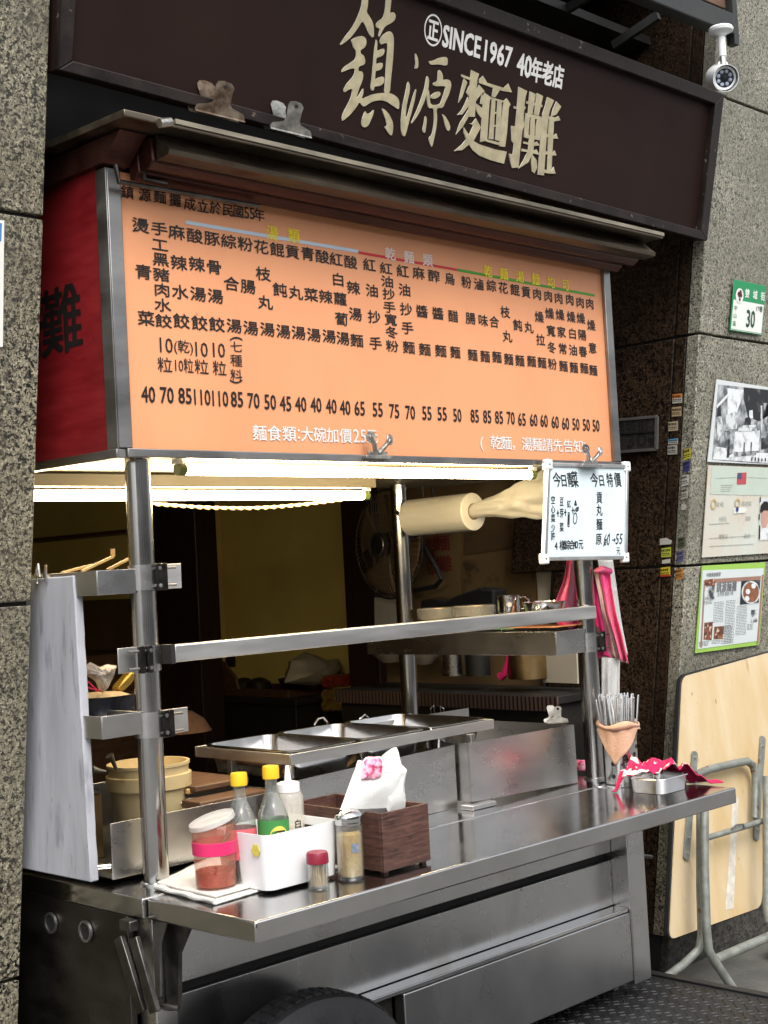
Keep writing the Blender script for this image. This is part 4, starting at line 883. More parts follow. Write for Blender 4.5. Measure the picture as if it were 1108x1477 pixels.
vw = Vector((CAM.x - bb.x, CAM.y - bb.y, 0)).normalized(); vs_ = Vector((-vw.y, vw.x, 0))
def on_cyl(c, rad, ang, z): d = vw * math.cos(ang) + vs_ * math.sin(ang); return Vector((c.x + d.x * rad, c.y + d.y * rad, z))
ov = [on_cyl(bb, .0350, .35 + .62 * math.cos(t), zb + Hb * (.43 + .115 * math.sin(t))) for t in [2 * math.pi * k / 36 for k in range(36)]]
oc = on_cyl(bb, .0352, .35, zb + Hb * .43); m_ = MB()
for k in range(36): m_.add([oc, ov[k], ov[(k + 1) % 36]], [(0, 1, 2)])
part('label_oval', m_, LABEL_YEL, b2, smooth=0)
fz = on_cyl(bb, .0362, .40, zb + Hb * .45); m_ = MB(); fu = (vs_ * math.cos(.4) - vw * math.sin(.4)); put(m_, '王', fz, fu, EZ, .026, .026, .03)
part('label_letter', m_, INK, b2, smooth=0)
bc, zt = axis_pt(416, 1141, -.15); Hc = zt - zb
b3 = thing('squeeze_bottle', 'cloudy squeeze bottle with a white nozzle, in the caddy', 'bottle', bc)
part('body', MB().lathe(bc, [(.001, 0), (.031, 0), (.033, .004), (.033, Hc - .012), (.028, Hc - .002), (.022, Hc), (.020, Hc), (.026, Hc - .006), (.030, Hc - .014), (.030, .008), (.001, .006)], 40), PLASTIC_CLEAR, b3)
part('contents', MB().lathe(bc, [(.001, .0085), (.0293, .0085), (.0293, Hc * .55), (.001, Hc * .55)], 32), M('cooking_oil', (.48, .43, .33), .3, var=.1), b3)
part('cap', MB().lathe(bc + EZ * Hc, [(.024, -.002), (.0265, 0), (.026, .018), (.020, .021), (.008, .022)], 30), PLASTIC_W, b3)
part('nozzle', MB().lathe(bc + EZ * (Hc + .0215), [(.0085, 0), (.007, .014), (.0045, .034), (.0035, .036), (.0005, .036)], 20), PLASTIC_W, b3)
m_ = MB()
for ch, z in zip('白醋', (.60, .42)): put(m_, ch, on_cyl(bc, .0336, .55, zb + Hc * z), (vs_ * math.cos(.55) - vw * math.sin(.55)), EZ, .020, .020, .02)
part('handwriting', m_, INK, b3, smooth=0)

# toothpick jar
tb = cpt(460, 1281); Ht = at_height(459, 1244, tb); r = .0235
tj = thing('toothpick_jar', 'small clear toothpick jar with a maroon cap', 'jar', tb)
part('jar_body', MB().lathe(tb, [(.001, 0), (r * .95, 0), (r, .003), (r * .94, Ht), (r * .88, Ht), (r * .93, .005), (.001, .004)], 36), GLASS, tj)
part('cap', MB().lathe(tb + EZ * Ht, [(r * .93, -.001), (r * 1.03, 0), (r * 1.0, .019), (r * .9, .0235), (.0005, .0245)], 36), MAROON, tj)
m_ = MB(); rnd = random.Random(3)
for k in range(70):
    t, q = rnd.uniform(0, 6.28), r * .74 * math.sqrt(rnd.random()); t2 = t + rnd.uniform(-.5, .5)
    m_.tube([tb + Vector((math.cos(t) * q, math.sin(t) * q, .006)), tb + Vector((math.cos(t2) * q, math.sin(t2) * q, Ht * rnd.uniform(.86, .95)))], .0010, 5)
o = part('toothpicks', m_, PICK, tj); o['kind'] = 'stuff'
# spice jar
pb = cpt(507, 1267); Hp = at_height(504, 1186, pb); r = .0295
pj = thing('spice_jar', 'glass jar of yellow ground spice with a domed metal lid', 'jar', pb)
part('jar_body', MB().lathe(pb, [(.001, 0), (r * .93, 0), (r, .004), (r, Hp * .95), (r * .92, Hp), (r * .88, Hp), (r * .94, Hp * .93), (r * .94, .008), (.001, .006)], 40), GLASS, pj)
part('ground_spice', MB().lathe(pb, [(.001, .0085), (r * .925, .0085), (r * .93, Hp * .80), (r * .7, Hp * .86), (.001, Hp * .84)], 36), SPICE, pj)
part('lid', MB().lathe(pb + EZ * Hp, [(r * .92, -.003), (r * 1.04, -.002), (r * 1.05, .002), (r * 1.03, .004), (r * 1.05, .006), (r * 1.05, .016), (r * .98, .020), (r * .8, .025), (r * .4, .030), (.0005, .031)], 40), STEEL_BRIGHT, pj)
vw = Vector((CAM.x - pb.x, CAM.y - pb.y, 0)).normalized(); vs_ = Vector((-vw.y, vw.x, 0))
part('sticker', MB().add([on_cyl(pb, r + .0004, a, pb.z + Hp * z) for a, z in ((.15, .50), (.68, .50), (.68, .66), (.15, .66))], [(0, 1, 2, 3)]), M('blue_sticker', (.25, .33, .45), .4, var=.5, scale=160), pj, smooth=0)
# wooden box with a pack of napkins
x0, x1, y0, y1 = .402, .552, -.343, -.035; z0 = ZT + .007; z1 = pt(549, 1174, Y=-.343).z
wbx = thing('wooden_box', 'dark walnut open box holding a pack of napkins', 'box', (x0, y0, ZT))
t = .008
part('front_board', MB().box(x0, x1, y0, y0 + t, z0, z1), WALNUT, wbx, bevel=.0012); part('rear_board', MB().box(x0, x1, y1 - t, y1, z0, z1), WALNUT, wbx, bevel=.0012)
part('side_board', MB().box(x0, x0 + t, y0 + t + .0003, y1 - t - .0003, z0, z1), WALNUT, wbx, bevel=.0012); part('side_board', MB().box(x1 - t, x1, y0 + t + .0003, y1 - t - .0003, z0, z1), WALNUT, wbx, bevel=.0012)
part('bottom_board', MB().box(x0 + t, x1 - t, y0 + t, y1 - t, z0, z0 + .006), WALNUT, wbx)
for (fx, fy) in ((x0 + .008, y0 + .008), (x1 - .020, y0 + .008), (x0 + .008, y1 - .020), (x1 - .020, y1 - .020)):
    part('foot', MB().box(fx, fx + .014, fy, fy + .014, ZT, z0 - .0003), WALNUT, wbx, bevel=.002)
nb = thing('napkin_pack', 'crumpled white napkin pack with pink print in the walnut box', 'napkin pack', (.47, -.26, z0 + .01))
yb = -.285
def pk(px, py, dy=0.0): return pt(px, py, Y=yb + dy)
out_ = [(488, 1176), (500, 1142), (513, 1108), (517, 1096), (523, 1100), (528, 1092), (548, 1091), (551, 1096), (558, 1086), (566, 1079), (572, 1078), (575, 1095), (579, 1106), (586, 1109), (582, 1135), (584, 1160), (583, 1172)]
from mathutils import noise as mn
def puff(outline, y0_, dep, amp, sc_, rings=7):
    """cushion between the outline at two depths: rounded front, crumpled"""
    m = MB(); n = len(outline); cxp = sum(p[0] for p in outline) / n; cyp = sum(p[1] for p in outline) / n
    P = []
    for i in range(n):                             # subdivide the outline
        a_, b_ = outline[i], outline[(i + 1) % n]
        for k in range(3): P.append((a_[0] + (b_[0] - a_[0]) * k / 3, a_[1] + (b_[1] - a_[1]) * k / 3))
    n = len(P); rr_ = []
    for side in (1, -1):
        for k in range(rings + 1):
            f = 1 - k / rings
            if side == -1 and k == 0: continue
            rr_.append((f, side, math.sqrt(max(0, 1 - f * f))))
    seq = sorted([q for q in rr_ if q[1] == 1], key=lambda q: q[0]) + sorted([q for q in rr_ if q[1] == -1], key=lambda q: -q[0])
    o = 0
    for f, side, h in seq:
        for (x, y) in P:
            px, py = cxp + (x - cxp) * max(f, .002), cyp + (y - cyp) * max(f, .002)
            p = pt(px, py, Y=y0_); d = mn.noise(p * sc_) * amp + mn.noise(p * sc_ * 2.7) * amp * .5
            m.v.append(p + EY * (-side * (dep * h + d * h)))
    for i in range(len(seq) - 1):
        for j in range(n): m.f.append((i * n + j, i * n + (j + 1) % n, (i + 1) * n + (j + 1) % n, (i + 1) * n + j)); m.mi.append(0)
    return m
part('wrapper', puff(out_, yb, .026, .006, 30), PAPER_W, nb, smooth=25)
part('printed_flap', puff([(521, 1124), (525, 1098), (531, 1091), (549, 1092), (552, 1100), (549, 1122), (536, 1126)], yb - .022, .010, .006, 60, 5), PINK_PRINT, nb, smooth=25)
part('napkin_corner', puff([(546, 1140), (558, 1090), (567, 1080), (573, 1080), (577, 1100), (587, 1110), (581, 1140), (584, 1168), (560, 1172)], yb - .012, .012, .005, 36, 5), PAPER_W, nb, smooth=25)

# chopstick holder
hb_ = cpt(897, 1131); Hh = at_height(893, 1050, hb_); r = .051
ch = thing('chopstick_holder', 'perforated steel cylinder of chopsticks by the right pole', 'holder', hb_)
part('cylinder', MB().lathe(hb_, [(.001, 0), (r, 0), (r, Hh), (r - .002, Hh), (r - .002, .004), (.001, .004)], 44), STEEL_BRIGHT, ch)
part('base_plate', MB().lathe(hb_ - Vector((.01, -.01, 0)), [(.001, .0), (r * 1.35, 0), (r * 1.35, .003), (r * 1.02, .004)], 40), STEEL_BRIGHT, ch)
vw = Vector((CAM.x - hb_.x, CAM.y - hb_.y, 0)).normalized(); vs_ = Vector((-vw.y, vw.x, 0))
for k, (a_, z_) in enumerate(((.95, .82), (.95, .55), (.95, .30), (.25, .52), (.25, .26), (-.45, .40), (-.45, .18), (1.25, .68))):
    dd = vw * math.cos(a_) + vs_ * math.sin(a_)
    part('drain_hole', MB().lathe(hb_ + dd * (r - .0002) + EZ * Hh * z_, [(.0001, .0006), (.005, .0006), (.0062, .0012), (.0066, .0)], 16, dd), BLACK, ch)
rnd = random.Random(11)
for k in range(60):
    t, q = rnd.uniform(0, 6.28), (r - .006) * math.sqrt(rnd.random()) * .97
    dx = vs_ * (math.cos(t) * q) + vw * (math.sin(t) * q)
    lean_ = vs_ * (math.cos(t) * q * .35 + rnd.uniform(-.010, .010) - .004) + vw * rnd.uniform(-.008, .012)
    L2 = rnd.uniform(.246, .264)
    b0 = hb_ + dx * .8 + EZ * .006
    single('chopstick', MB().tube([b0, b0 + dx * .1 + lean_ * 1.3 + EZ * (L2 - .003), b0 + dx * .1 + lean_ * 1.3 + EZ * L2], [.0024, .0030, .0018], 8), STEEL_BRIGHT, 'thin steel chopstick standing in the bundle in the perforated holder', 'chopstick', 'steel chopsticks in the holder')
# cloth round the holder's mouth
cl = thing('napkin_cloth', 'tan cloth folded over the mouth of the chopstick holder', 'cloth', hb_ + EZ * Hh)
def clf(u, v):
    t = -2.3 + 4.6 * u; dd = vw * math.cos(t) + vs_ * math.sin(t)
    tri = max(0, 1 - abs(t + .25) / (1.0 if t < -.25 else 1.35)); ln = .018 + .098 * tri
    wv = .003 * math.sin(4 * t + .6) * v + .0025 * math.sin(9 * t) * (1 - v)
    return hb_ + dd * (r + .004 + .006 * v + wv) + EZ * (Hh + .016 - .006 * abs(math.sin(2.5 * t)) - ln * v)
part('draped_point', MB().grid(clf, 60, 16), CLOTH_TAN, cl, solid=.003)
def clr(u, v):
    t = -2.5 + 5.0 * u; a2 = 2 * math.pi * v; dd = vw * math.cos(t) + vs_ * math.sin(t)
    rr_ = .0075 + .0030 * math.sin(3 * t + 1)
    return hb_ + dd * (r + .006 + rr_ * math.cos(a2)) + EZ * (Hh + .010 + .004 * math.sin(3 * t) + rr_ * 1.2 * math.sin(a2))
part('rolled_rim', MB().grid(clr, 60, 12), CLOTH_TAN, cl)

# lunch tin with a floral cloth
lb = [cpt(x, y) for x, y in ((914, 1138), (985, 1146))]
lx0, lx1, ly0, ly1 = 1.545, 1.69, -.305, -.185
lt = thing('steel_tin', 'shallow steel tin under the pink floral cloth', 'container', (1.6, -.25, ZT))
part('tin', open_box(lx0, lx1, ly0, ly1, ZT + .001, ZT + .042, .028, .002, .004), STEEL_BRIGHT, lt)
part('rim', MB().tube([p + EZ * .0 for p in rrect(lx0 - .001, lx1 + .001, ly0 - .001, ly1 + .001, .029, ZT + .042)], .0022, 8, closed=True), STEEL_BRIGHT, lt)
def clothf(u, v):
    px = lx0 + .012 + (lx1 - lx0 + .075) * u - .050 * max(0, v - .62) / .38 * (1 - u); py = ly0 + .026 * (1 - u) + .006 + (ly1 - ly0 + .002) * v
    if u > .62: py += -.058 * (1 - v) * (u - .62) / .38
    inx = min(1, max(0, 1 - max(0, lx0 + .006 - px) / .032)) * min(1, max(0, 1 - max(0, px - lx1 + .004) / .060))
    z = ZT + .060 + .021 * mn.noise(Vector((px * 26, py * 26, 1))) + .013 * mn.noise(Vector((px * 58, py * 58, 4))) + .022 * math.exp(-((u - .42) / .13) ** 2) * (.3 + .7 * v)
    drop = (1 - inx) ** 1.2
    z = z * (1 - drop) + (ZT + .007 + .004 * math.sin(v * 11)) * drop
    return Vector((px + .010 * math.sin(v * 8), py, max(z, ZT + .047 if lx0 < px < lx1 else ZT + .005)))
single('floral_cloth', MB().grid(clothf, 60, 44), CLOTH_PINK, 'crumpled pink cloth with white flowers over the steel tin', 'cloth', solid=.003, smooth=60)

# trays of the rack
def gn_pan(x0, x1, y0, y1, z, dep, label):
    t = thing('steel_pan', label, 'food pan', (x0, y0, z - dep), group='steel pans in the tray rack')
    part('pan', open_box(x0, x1, y0, y1, z - dep, z, .035, .0015, .012, lip=.012), STEEL_BRIGHT, t)
    return t
gw = (rx1 - rx0) / 3
gn_pan(rx0 + .018, rx0 + gw - .010, ry0 + .018, ry1 - .016, RKZ + .016, .070, 'leftmost empty steel pan in the tray rack')
gn_pan(rx0 + gw + .014, rx0 + 2 * gw - .010, ry0 + .018, ry1 - .016, RKZ + .016, .070, 'middle empty steel pan in the tray rack')
gn_pan(rx0 + 2 * gw + .014, rx1 - .016, ry0 + .018, ry1 - .016, RKZ + .016, .060, 'rightmost empty steel pan in the tray rack')
def hook(pts_, label, Y, r_=.0035):
    single('ladle', MB().tube([pt(x, y, Y=Y) for x, y in pts_], r_, 8), STEEL_BRIGHT, label, 'ladle', 'ladle handles at the back of the rack')
hook([(475, 1060), (472, 1042), (466, 1035), (459, 1037), (453, 1046)], 'curved ladle handle behind the leftmost steel pan', .51)
hook([(533, 1050), (532, 1036), (526, 1031), (520, 1036), (517, 1046)], 'curved ladle handle behind the middle steel pan', .51)
hook([(623, 1038), (621, 1022), (625, 1018), (628, 1034), (636, 1034), (635, 1018), (640, 1022), (641, 1038)], 'twin bent wire handle behind the rightmost pan', .51, .0028)
bulldog('steel bulldog clip on the rear edge of the right well', pt(803, 1042, Y=.18), Vector((.8, -.6, 0)), EZ, Vector((-.6, -.8, 0)), .07, .052, CLIP)
single('spoon', MB().tube([pt(448, 1116, Y=.2), pt(478, 1106, Y=.2), pt(560, 1095, Y=.2)], [.012, .010, .004], 10), BAMBOO, 'wooden spoon under the leftmost steel pan', 'spoon')

# ---- left well: bucket, box, boards, ladles
kb = pt(208, 1180, Y=.36); kz = ZC + .0165; Hk = pt(208, 1100, Y=.36).z - kz; r = .100
bk = thing('plastic_bucket', 'cream plastic bucket behind the left pole', 'bucket', (kb.x, .36, kz)); kc = Vector((kb.x + .02, .36, kz))
part('bucket_wall', MB().lathe(kc, [(.001, 0), (r * .84, 0), (r * .86, .004), (r * .955, Hk * .70), (r * 1.05, Hk * .705), (r * 1.06, Hk * .86), (r * .985, Hk * .87), (r, Hk * .96), (r * 1.03, Hk * .965), (r * 1.03, Hk), (r * .96, Hk), (r * .82, .006), (.001, .006)], 56), BUCKET, bk)
part('bucket_contents', MB().lathe(kc, [(.001, Hk * .80), (r * .93, Hk * .80)], 40), BUCKET_IN, bk)
for (q, lb_) in ((((168, 1110), (163, 1098), (158, 1090)), 'dark ladle leaning in the cream bucket'), (((152, 1113), (143, 1112), (132, 1110)), 'dark ladle handle left of the cream bucket')):
    a = [pt(x, y, Y=.33) for x, y in q]
    single('ladle', MB().tube(a, [.004, .006, .011], 10), STEEL_DULL, lb_, 'ladle', 'ladles at the left well', smooth=60)
single('tin_box', open_box(.02, .13, .33, .62, ZC + .02, pt(140, 1140, Y=.40).z, .008, .002, 0), COPPER, 'small metal box at the left end of the well behind the white slab', 'box')
single('cutting_board', MB().box(.34, .51, .24, .62, .985, 1.0), WOOD_MID, 'brown wooden board lying across the well behind the bottles', 'board', bevel=.003)
single('rolling_stick', MB().bar(pt(268, 1142, Y=.27), pt(352, 1126, Y=.27), .012, .014), BAMBOO, 'pale wooden stick lying on the brown board behind the bottles', 'stick', bevel=.003)
single('bread_tray', MB().box(.29, .505, .16, .235, .955, .975), WOOD_MID, 'brown wooden strip low in front of the wooden board', 'board', bevel=.003)
single('dipper', MB().tube([pt(232, 1170, Y=.28), pt(255, 1160, Y=.28), pt(278, 1156, Y=.27), pt(290, 1160, Y=.27)], [.004, .005, .016, .010], 12), CLIP, 'tarnished dipper lying right of the cream bucket', 'ladle', 'ladles at the left well')
# slab leaning outside the left trays
S = [pt(x, y, X=xx) for x, y, xx in ((28, 1268, -.070), (131, 1273, -.070), (106, 830, -.058), (46, 838, -.058))]
S[0].y += .16; S[3].y += .16; S[0].z = S[1].z - .002; S[3].z = S[2].z - .004
nn = 26
rag = [S[1].lerp(S[2], i / nn) + EY * (.0008 * math.sin(i * 2.3) + .0007 * math.sin(i * 5.1)) for i in range(nn + 1)]
single('white_slab', MB().prism([S[0]] + rag + [S[3]], (.022, 0, 0)), HDPE, 'tall scored white chopping slab leaning against the left trays', 'chopping board', bevel=.003)
m_ = MB(); q = pt(62, 836, X=-.062)
m_.tube([pt(x, y, X=-.064) for x, y in ((54, 842), (52, 826), (55, 814), (57, 832), (64, 832), (66, 815), (66, 840))], .003, 8)
single('wire_clip', m_, STEEL_BRIGHT, 'bent wire clip on the top edge of the white slab', 'clip')
# upper left tray: tongs;  lower left tray: pot, bag, roll
for i, (a_, b_) in enumerate((((118, 824), (163, 803)), ((155, 822), (186, 806)), ((90, 826), (134, 815)))):
    p, q = pt(*a_, Y=.16 + .02 * i), pt(*b_, Y=.16 + .02 * i)
    mm = MB().bar(p, q, .010, .006)
    if i == 0: mm.bar(q, q + EZ * .018, .010, .006, (0, 1, 0))
    single('tongs', mm, BAMBOO, ['bent wooden tongs in the upper left tray, tip turned up', 'straight wooden stick in the upper left tray beside the pole', 'short wooden stick at the left end of the upper tray'][i], 'tongs', 'wooden tools in the upper left tray', bevel=.001)
pc = Vector((.075, .24, tl1[1] + .004)); Hq = pt(150, 1003, Y=.24).z - pc.z
pot = thing('black_pot', 'dark pot holding a tied bag, on the lower left tray', 'pot', pc)
part('pot_wall', MB().lathe(pc, [(.001, 0), (.075, 0), (.082, .01), (.084, Hq), (.088, Hq + .002), (.080, Hq + .002), (.078, .008), (.001, .006)], 44), M('blue_black_enamel', (.018, .020, .028), .25, .3, var=.3), pot)
part('noodles', MB().lathe(pc, [(.001, Hq + .010), (.05, Hq + .006), (.077, Hq - .004)], 36), M('noodle_mass', (.56, .40, .22), .6, var=.4, scale=60, bump=.6, bscale=60), pot)
bg_ = thing('tied_bag', 'clear bag tied with red string standing in the dark pot', 'plastic bag', pc + EZ * Hq)
part('bag_top', puff([(148, 1000), (141, 985), (122, 972), (119, 964), (130, 955), (143, 962), (155, 958), (168, 960), (163, 978), (156, 992)], .20, .02, .010, 50, 5), M('cloudy_bag', (.62, .54, .46), .3, trans=.35, var=.2, scale=20, bump=.3, bscale=30), bg_, smooth=30)
part('red_string', MB().tube([pt(x, y, Y=.175) for x, y in ((118, 978), (128, 984), (138, 994), (146, 997), (130, 993), (117, 988))], .0022, 6), RED_INK, bg_)
single('foil_packet', MB().bar(pt(168, 996, Y=.26), pt(190, 972, Y=.26), .03, .02), GOLDFOIL, 'gold foil packet leaning right of the tied bag', 'packet', bevel=.004)

# ---- right tray: wrapped bowls, cup, basin, cutting mats
tz = tr0[2]
def bowl(px, py, Y, rad, h, name, label, cat, m, extra=None):
    c = pt(px, py, Y=Y); t = thing(name, label, cat, c)
    part('wall', MB().lathe(c, [(.001, 0), (rad * .86, 0), (rad * .90, .003), (rad, h), (rad * 1.04, h + .002), (rad * .96, h + .002), (rad * .86, .005), (.001, .005)], 40), m, t); return t, c
t, c = bowl(633, 893, .64, .068, .034, 'wrapped_bowl', 'film wrapped shallow bowl on the right tray, the left one', 'bowl', COPPER)
part('film', MB().lathe(c, [(.001, .037), (.066, .039), (.073, .034), (.072, .006), (.066, .0)], 40), WRAP_FILM, t)
t, c = bowl(684, 890, .46, .068, .034, 'wrapped_bowl', 'film wrapped shallow bowl beside the steel cup', 'bowl', COPPER)
part('film', MB().lathe(c, [(.001, .037), (.066, .039), (.073, .034), (.072, .006), (.066, .0)], 40), WRAP_FILM, t)
cpc = pt(735, 884, Y=.30); hc = pt(735, 859, Y=.30).z - cpc.z
t = thing('steel_cup', 'steel cup with a handle standing on the right tray', 'cup', cpc)
part('cup_wall', MB().lathe(cpc, [(.001, 0), (.034, 0), (.036, .003), (.036, hc), (.039, hc + .001), (.034, hc + .001), (.034, .004), (.001, .004)], 40), STEEL_BRIGHT, t)
part('handle', MB().tube([cpc + Vector((.030, -.022, hc * f)) + Vector((.022, -.016, 0)) * g for f, g in ((.85, 0), (.88, .6), (.7, 1), (.4, 1), (.2, .55), (.2, 0))], .0035, 8), STEEL_BRIGHT, t)
part('round_sticker', MB().lathe(cpc + Vector((-.028, -.024, hc * .5)), [(.0001, .001), (.008, .001)], 16, (-.76, -.65, 0)), WHITE_LET, t)
t, c = bowl(786, 882, .16, .068, .030, 'steel_basin', 'shallow steel basin on the right tray behind the rail end', 'basin', STEEL_BRIGHT)
for i, (xa, xb, y0_, y1_, m, lb_, nm) in enumerate(((1.60, 1.74, .45, .80, SIGN_WHITE, 'white cutting mat lying on the right tray', 'cutting_mat'), (1.59, 1.72, .24, .56, M('pale_green_mat', (.22, .42, .20), .5), 'pale green cutting mat on the right tray', 'cutting_mat'), (1.595, 1.735, .07, .30, M('terracotta_mat', (.62, .26, .12), .5), 'orange cutting mat at the front of the right tray', 'cutting_mat'))):
    single(nm, MB().box(xa, xb, y0_, y1_, tz + .001 + i * .0035, tz + .004 + i * .0035), m, lb_, 'mat', bevel=.001)

# =================================================================== RIGHT WALL: signs, posters, stickers
def wp(px, py, d=-.004): return lean(px, py, d)
WU = Vector((0, -.14, 1)).normalized(); WN = Vector((0, -1, -.14)).normalized()
def panel(t, name, cor, m, th=.003, off=.001, **k):
    return part(name, MB().prism([wp(x, y, -off) for x, y in cor], WN * th), m, t, smooth=0, **k)
def flat(t, name, cor, m, lvl):
    return part(name, MB().add([wp(x, y, 0) + WN * (.0045 + .0006 * lvl) for x, y in cor], [tuple(range(len(cor)))]), m, t, smooth=0)
def wput(mb, s_, x, y, w_, h_, off=.0, lvl=2, fit=False): put(mb, s_, wp(x, y, 0) + WN * (.0045 + .0006 * lvl), EX, WU, w_, h_, off, fit)
# house number plate
hn = thing('house_number_plate', 'green and white street number plate reading 30', 'sign', wp(1056, 480))
P_ = wp(1059, 406); Q_ = wp(1053, 474); wd = .215
def hp(u, v): return Q_.lerp(P_, v) + EX * (u * wd)     # 0..1 across, 0..1 up
def hquad(name, u0, u1, v0, v1, m, lvl, rnd_=0.0):
    c = [hp(u0, v0), hp(u1, v0), hp(u1, v1), hp(u0, v1)]
    return part(name, MB().add([p + WN * (.004 + .0006 * lvl) for p in c], [(0, 1, 2, 3)]), m, hn, smooth=0)
part('plate', MB().prism([hp(-.03, -.04) + WN * .001, hp(1.03, -.04) + WN * .001, hp(1.03, 1.04) + WN * .001, hp(-.03, 1.04) + WN * .001], WN * .003), SIGN_GREEN, hn, bevel=.004)
hquad('white_field', .0, 1.0, .0, .62, SIGN_WHITE, 1); hquad('edge_line', -.01, 1.01, -.02, -.012, SIGN_WHITE, 1)
c = hp(.17, .72); part('emblem_disc', MB().lathe(c + WN * .0053, [(.0001, .0006), (.027, .0006)], 36, WN, 1.0), SIGN_WHITE, hn, smooth=0)
m_ = MB()
for dx, dz, rr_ in ((.004, .012, .009), (-.008, .006, .008), (.010, .002, .008), (-.003, -.001, .007), (.002, -.014, .006)): m_.lathe(c + EX * dx + WU * dz + WN * .0062, [(.0001, .0005), (rr_, .0005)], 14, WN)
part('emblem_flower', m_, M('plum_print', (.13, .02, .035), .5), hn, smooth=0)
m_ = MB(); put(m_, '30', hp(.60, .27) + WN * .0056, EX, WU, .058, .062, .03, True); put(m_, '17巷', hp(.86, .52) + WN * .0056, EX, WU, .046, .022, .01, True)
part('number', m_, M('dark_green_ink', (.012, .07, .03), .5), hn, smooth=0)
m_ = MB()
for i, ch_2 in enumerate('雙城街'): put(m_, ch_2, hp(.42 + .26 * i, .80) + WN * .0050, EX, WU, .032, .034, .02)
part('street_name', m_, SIGN_WHITE, hn, smooth=0)
m_ = MB()
for i, ch_2 in enumerate('中山區'): put(m_, ch_2, hp(.085, .45 - .165 * i) + WN * .0056, EX, WU, .024, .019, .004)
part('district_name', m_, SIGN_GREEN, hn, smooth=0)
# old photograph
op = thing('old_photograph', 'framed black and white photograph of a street stall on the wall', 'photograph', wp(1020, 667))
panel(op, 'print', ((1020, 666), (1150, 672), (1156, 566), (1033, 547)), PAPER)
k4 = 532 / 108
def o4(x, y): return (1000 + x / k4, 380 + y / k4)
flat(op, 'picture_field', [o4(*p) for p in ((125, 1395), (730, 1440), (750, 920), (170, 860))], M('printed_greys', (.48, .51, .52), .45, var=.9, scale=22, col2=(.10, .11, .12), lo=.40, hi=.62), 0)
BLK, GRY, LGT, WHT = M('print_black', (.22, .24, .25), .45, scale=34, col2=(.02, .022, .025), lo=.55, hi=.8), M('print_grey', (.48, .51, .52), .45, scale=38, col2=(.07, .08, .085), lo=.42, hi=.66), M('print_light', (.64, .67, .68), .45, scale=36, col2=(.16, .18, .19), lo=.34, hi=.52), M('print_white', (.72, .75, .76), .45, scale=30, col2=(.36, .39, .40), lo=.32, hi=.5)
for nm, m, lvl, pl in (('picture_shade', BLK, 1, [(350, 880), (532, 900), (532, 1080), (460, 1120), (380, 1090), (350, 960)]), ('picture_light', WHT, 1, [(235, 885), (350, 900), (330, 980), (300, 1060), (235, 1080)]),
    ('picture_table', WHT, 2, [(285, 1195), (465, 1185), (455, 1330), (275, 1345)]), ('picture_person', BLK, 3, [(352, 1150), (362, 1095), (392, 1090), (400, 1110), (398, 1160)]), ('picture_bowls', LGT, 4, [(310, 1170), (345, 1150), (435, 1145), (440, 1186), (305, 1196)]),
    ('picture_ladder', WHT, 2, [(155, 1010), (240, 920), (246, 935), (160, 1030)]), ('picture_person', BLK, 2, [(160, 1090), (165, 1010), (185, 1010), (190, 1080)]), ('picture_skirt', LGT, 3, [(158, 1190), (162, 1090), (190, 1085), (205, 1185), (165, 1260)]),
    ('picture_stove', LGT, 2, [(225, 1180), (220, 1080), (290, 1050), (308, 1080), (300, 1175)]), ('picture_legs', GRY, 2, [(212, 1190), (275, 1185), (270, 1350), (235, 1370)]), ('picture_under', GRY, 3, [(280, 1340), (440, 1330), (435, 1358), (285, 1372)]), ('picture_pot', WHT, 3, [(385, 1100), (415, 1100), (412, 1040), (388, 1045)]),
    ('picture_post', LGT, 2, [(470, 1210), (482, 1210), (482, 1010), (470, 1010)]), ('picture_door', GRY, 1, [(490, 1320), (620, 1330), (620, 1000), (490, 990)]), ('picture_stools', BLK, 3, [(472, 1320), (525, 1310), (525, 1235), (474, 1240)]), ('picture_floor', WHT, 1, [(130, 1390), (720, 1430), (720, 1350), (440, 1345), (150, 1300)]), ('picture_legs', BLK, 3, [(228, 1380), (244, 1378), (250, 1250), (238, 1250)]), ('picture_legs', BLK, 4, [(345, 1360), (354, 1358), (356, 1270), (348, 1270)]), ('picture_legs', BLK, 4, [(395, 1352), (402, 1350), (406, 1268), (398, 1268)])):
    flat(op, nm, [o4(*p) for p in pl], m, lvl)
m_ = MB(); rq = random.Random(2)
for k in range(11):
    p_ = wp(*o4(400 + k * 24, 1400 + k * 1.5), 0) + WN * .0078; m_.quad(p_, p_ + EX * .008, p_ + EX * .008 + WU * .014 * rq.uniform(.5, 1), p_ + WU * .014)
part('caption', m_, INK, op, smooth=0)
# certificate sheet
ce = thing('certificate_sheet', 'laminated certificate sheet with a small red flag and a portrait', 'poster', wp(1013, 803))
panel(ce, 'print', ((1012, 804), (1104, 798), (1150, 800), (1150, 676), (1021, 671)), PAPER_OLD)
k5 = 532 / 108
def o5(x, y): return (1000 + x / k5, 660 + y / k5)
flat(ce, 'certificate_top', [o5(*p) for p in ((112, 260), (525, 270), (530, 75), (125, 60))], M('pale_green_paper', (.52, .60, .52), .4, var=.08), 1)
flat(ce, 'flag', [o5(*p) for p in ((300, 192), (366, 190), (370, 105), (304, 108))], M('flag_red', (.48, .08, .10), .5), 2)
flat(ce, 'flag_corner', [o5(*p) for p in ((302, 152), (332, 150), (334, 108), (304, 110))], M('flag_blue', (.07, .08, .16), .5), 3)
m_ = MB()
def wline(mb, p, q, th, lvl, o_=o5):
    a, b = wp(*o_(*p), 0) + WN * (.0045 + .0006 * lvl), wp(*o_(*q), 0) + WN * (.0045 + .0006 * lvl); mb.quad(a, b, b + WU * th, a + WU * th)
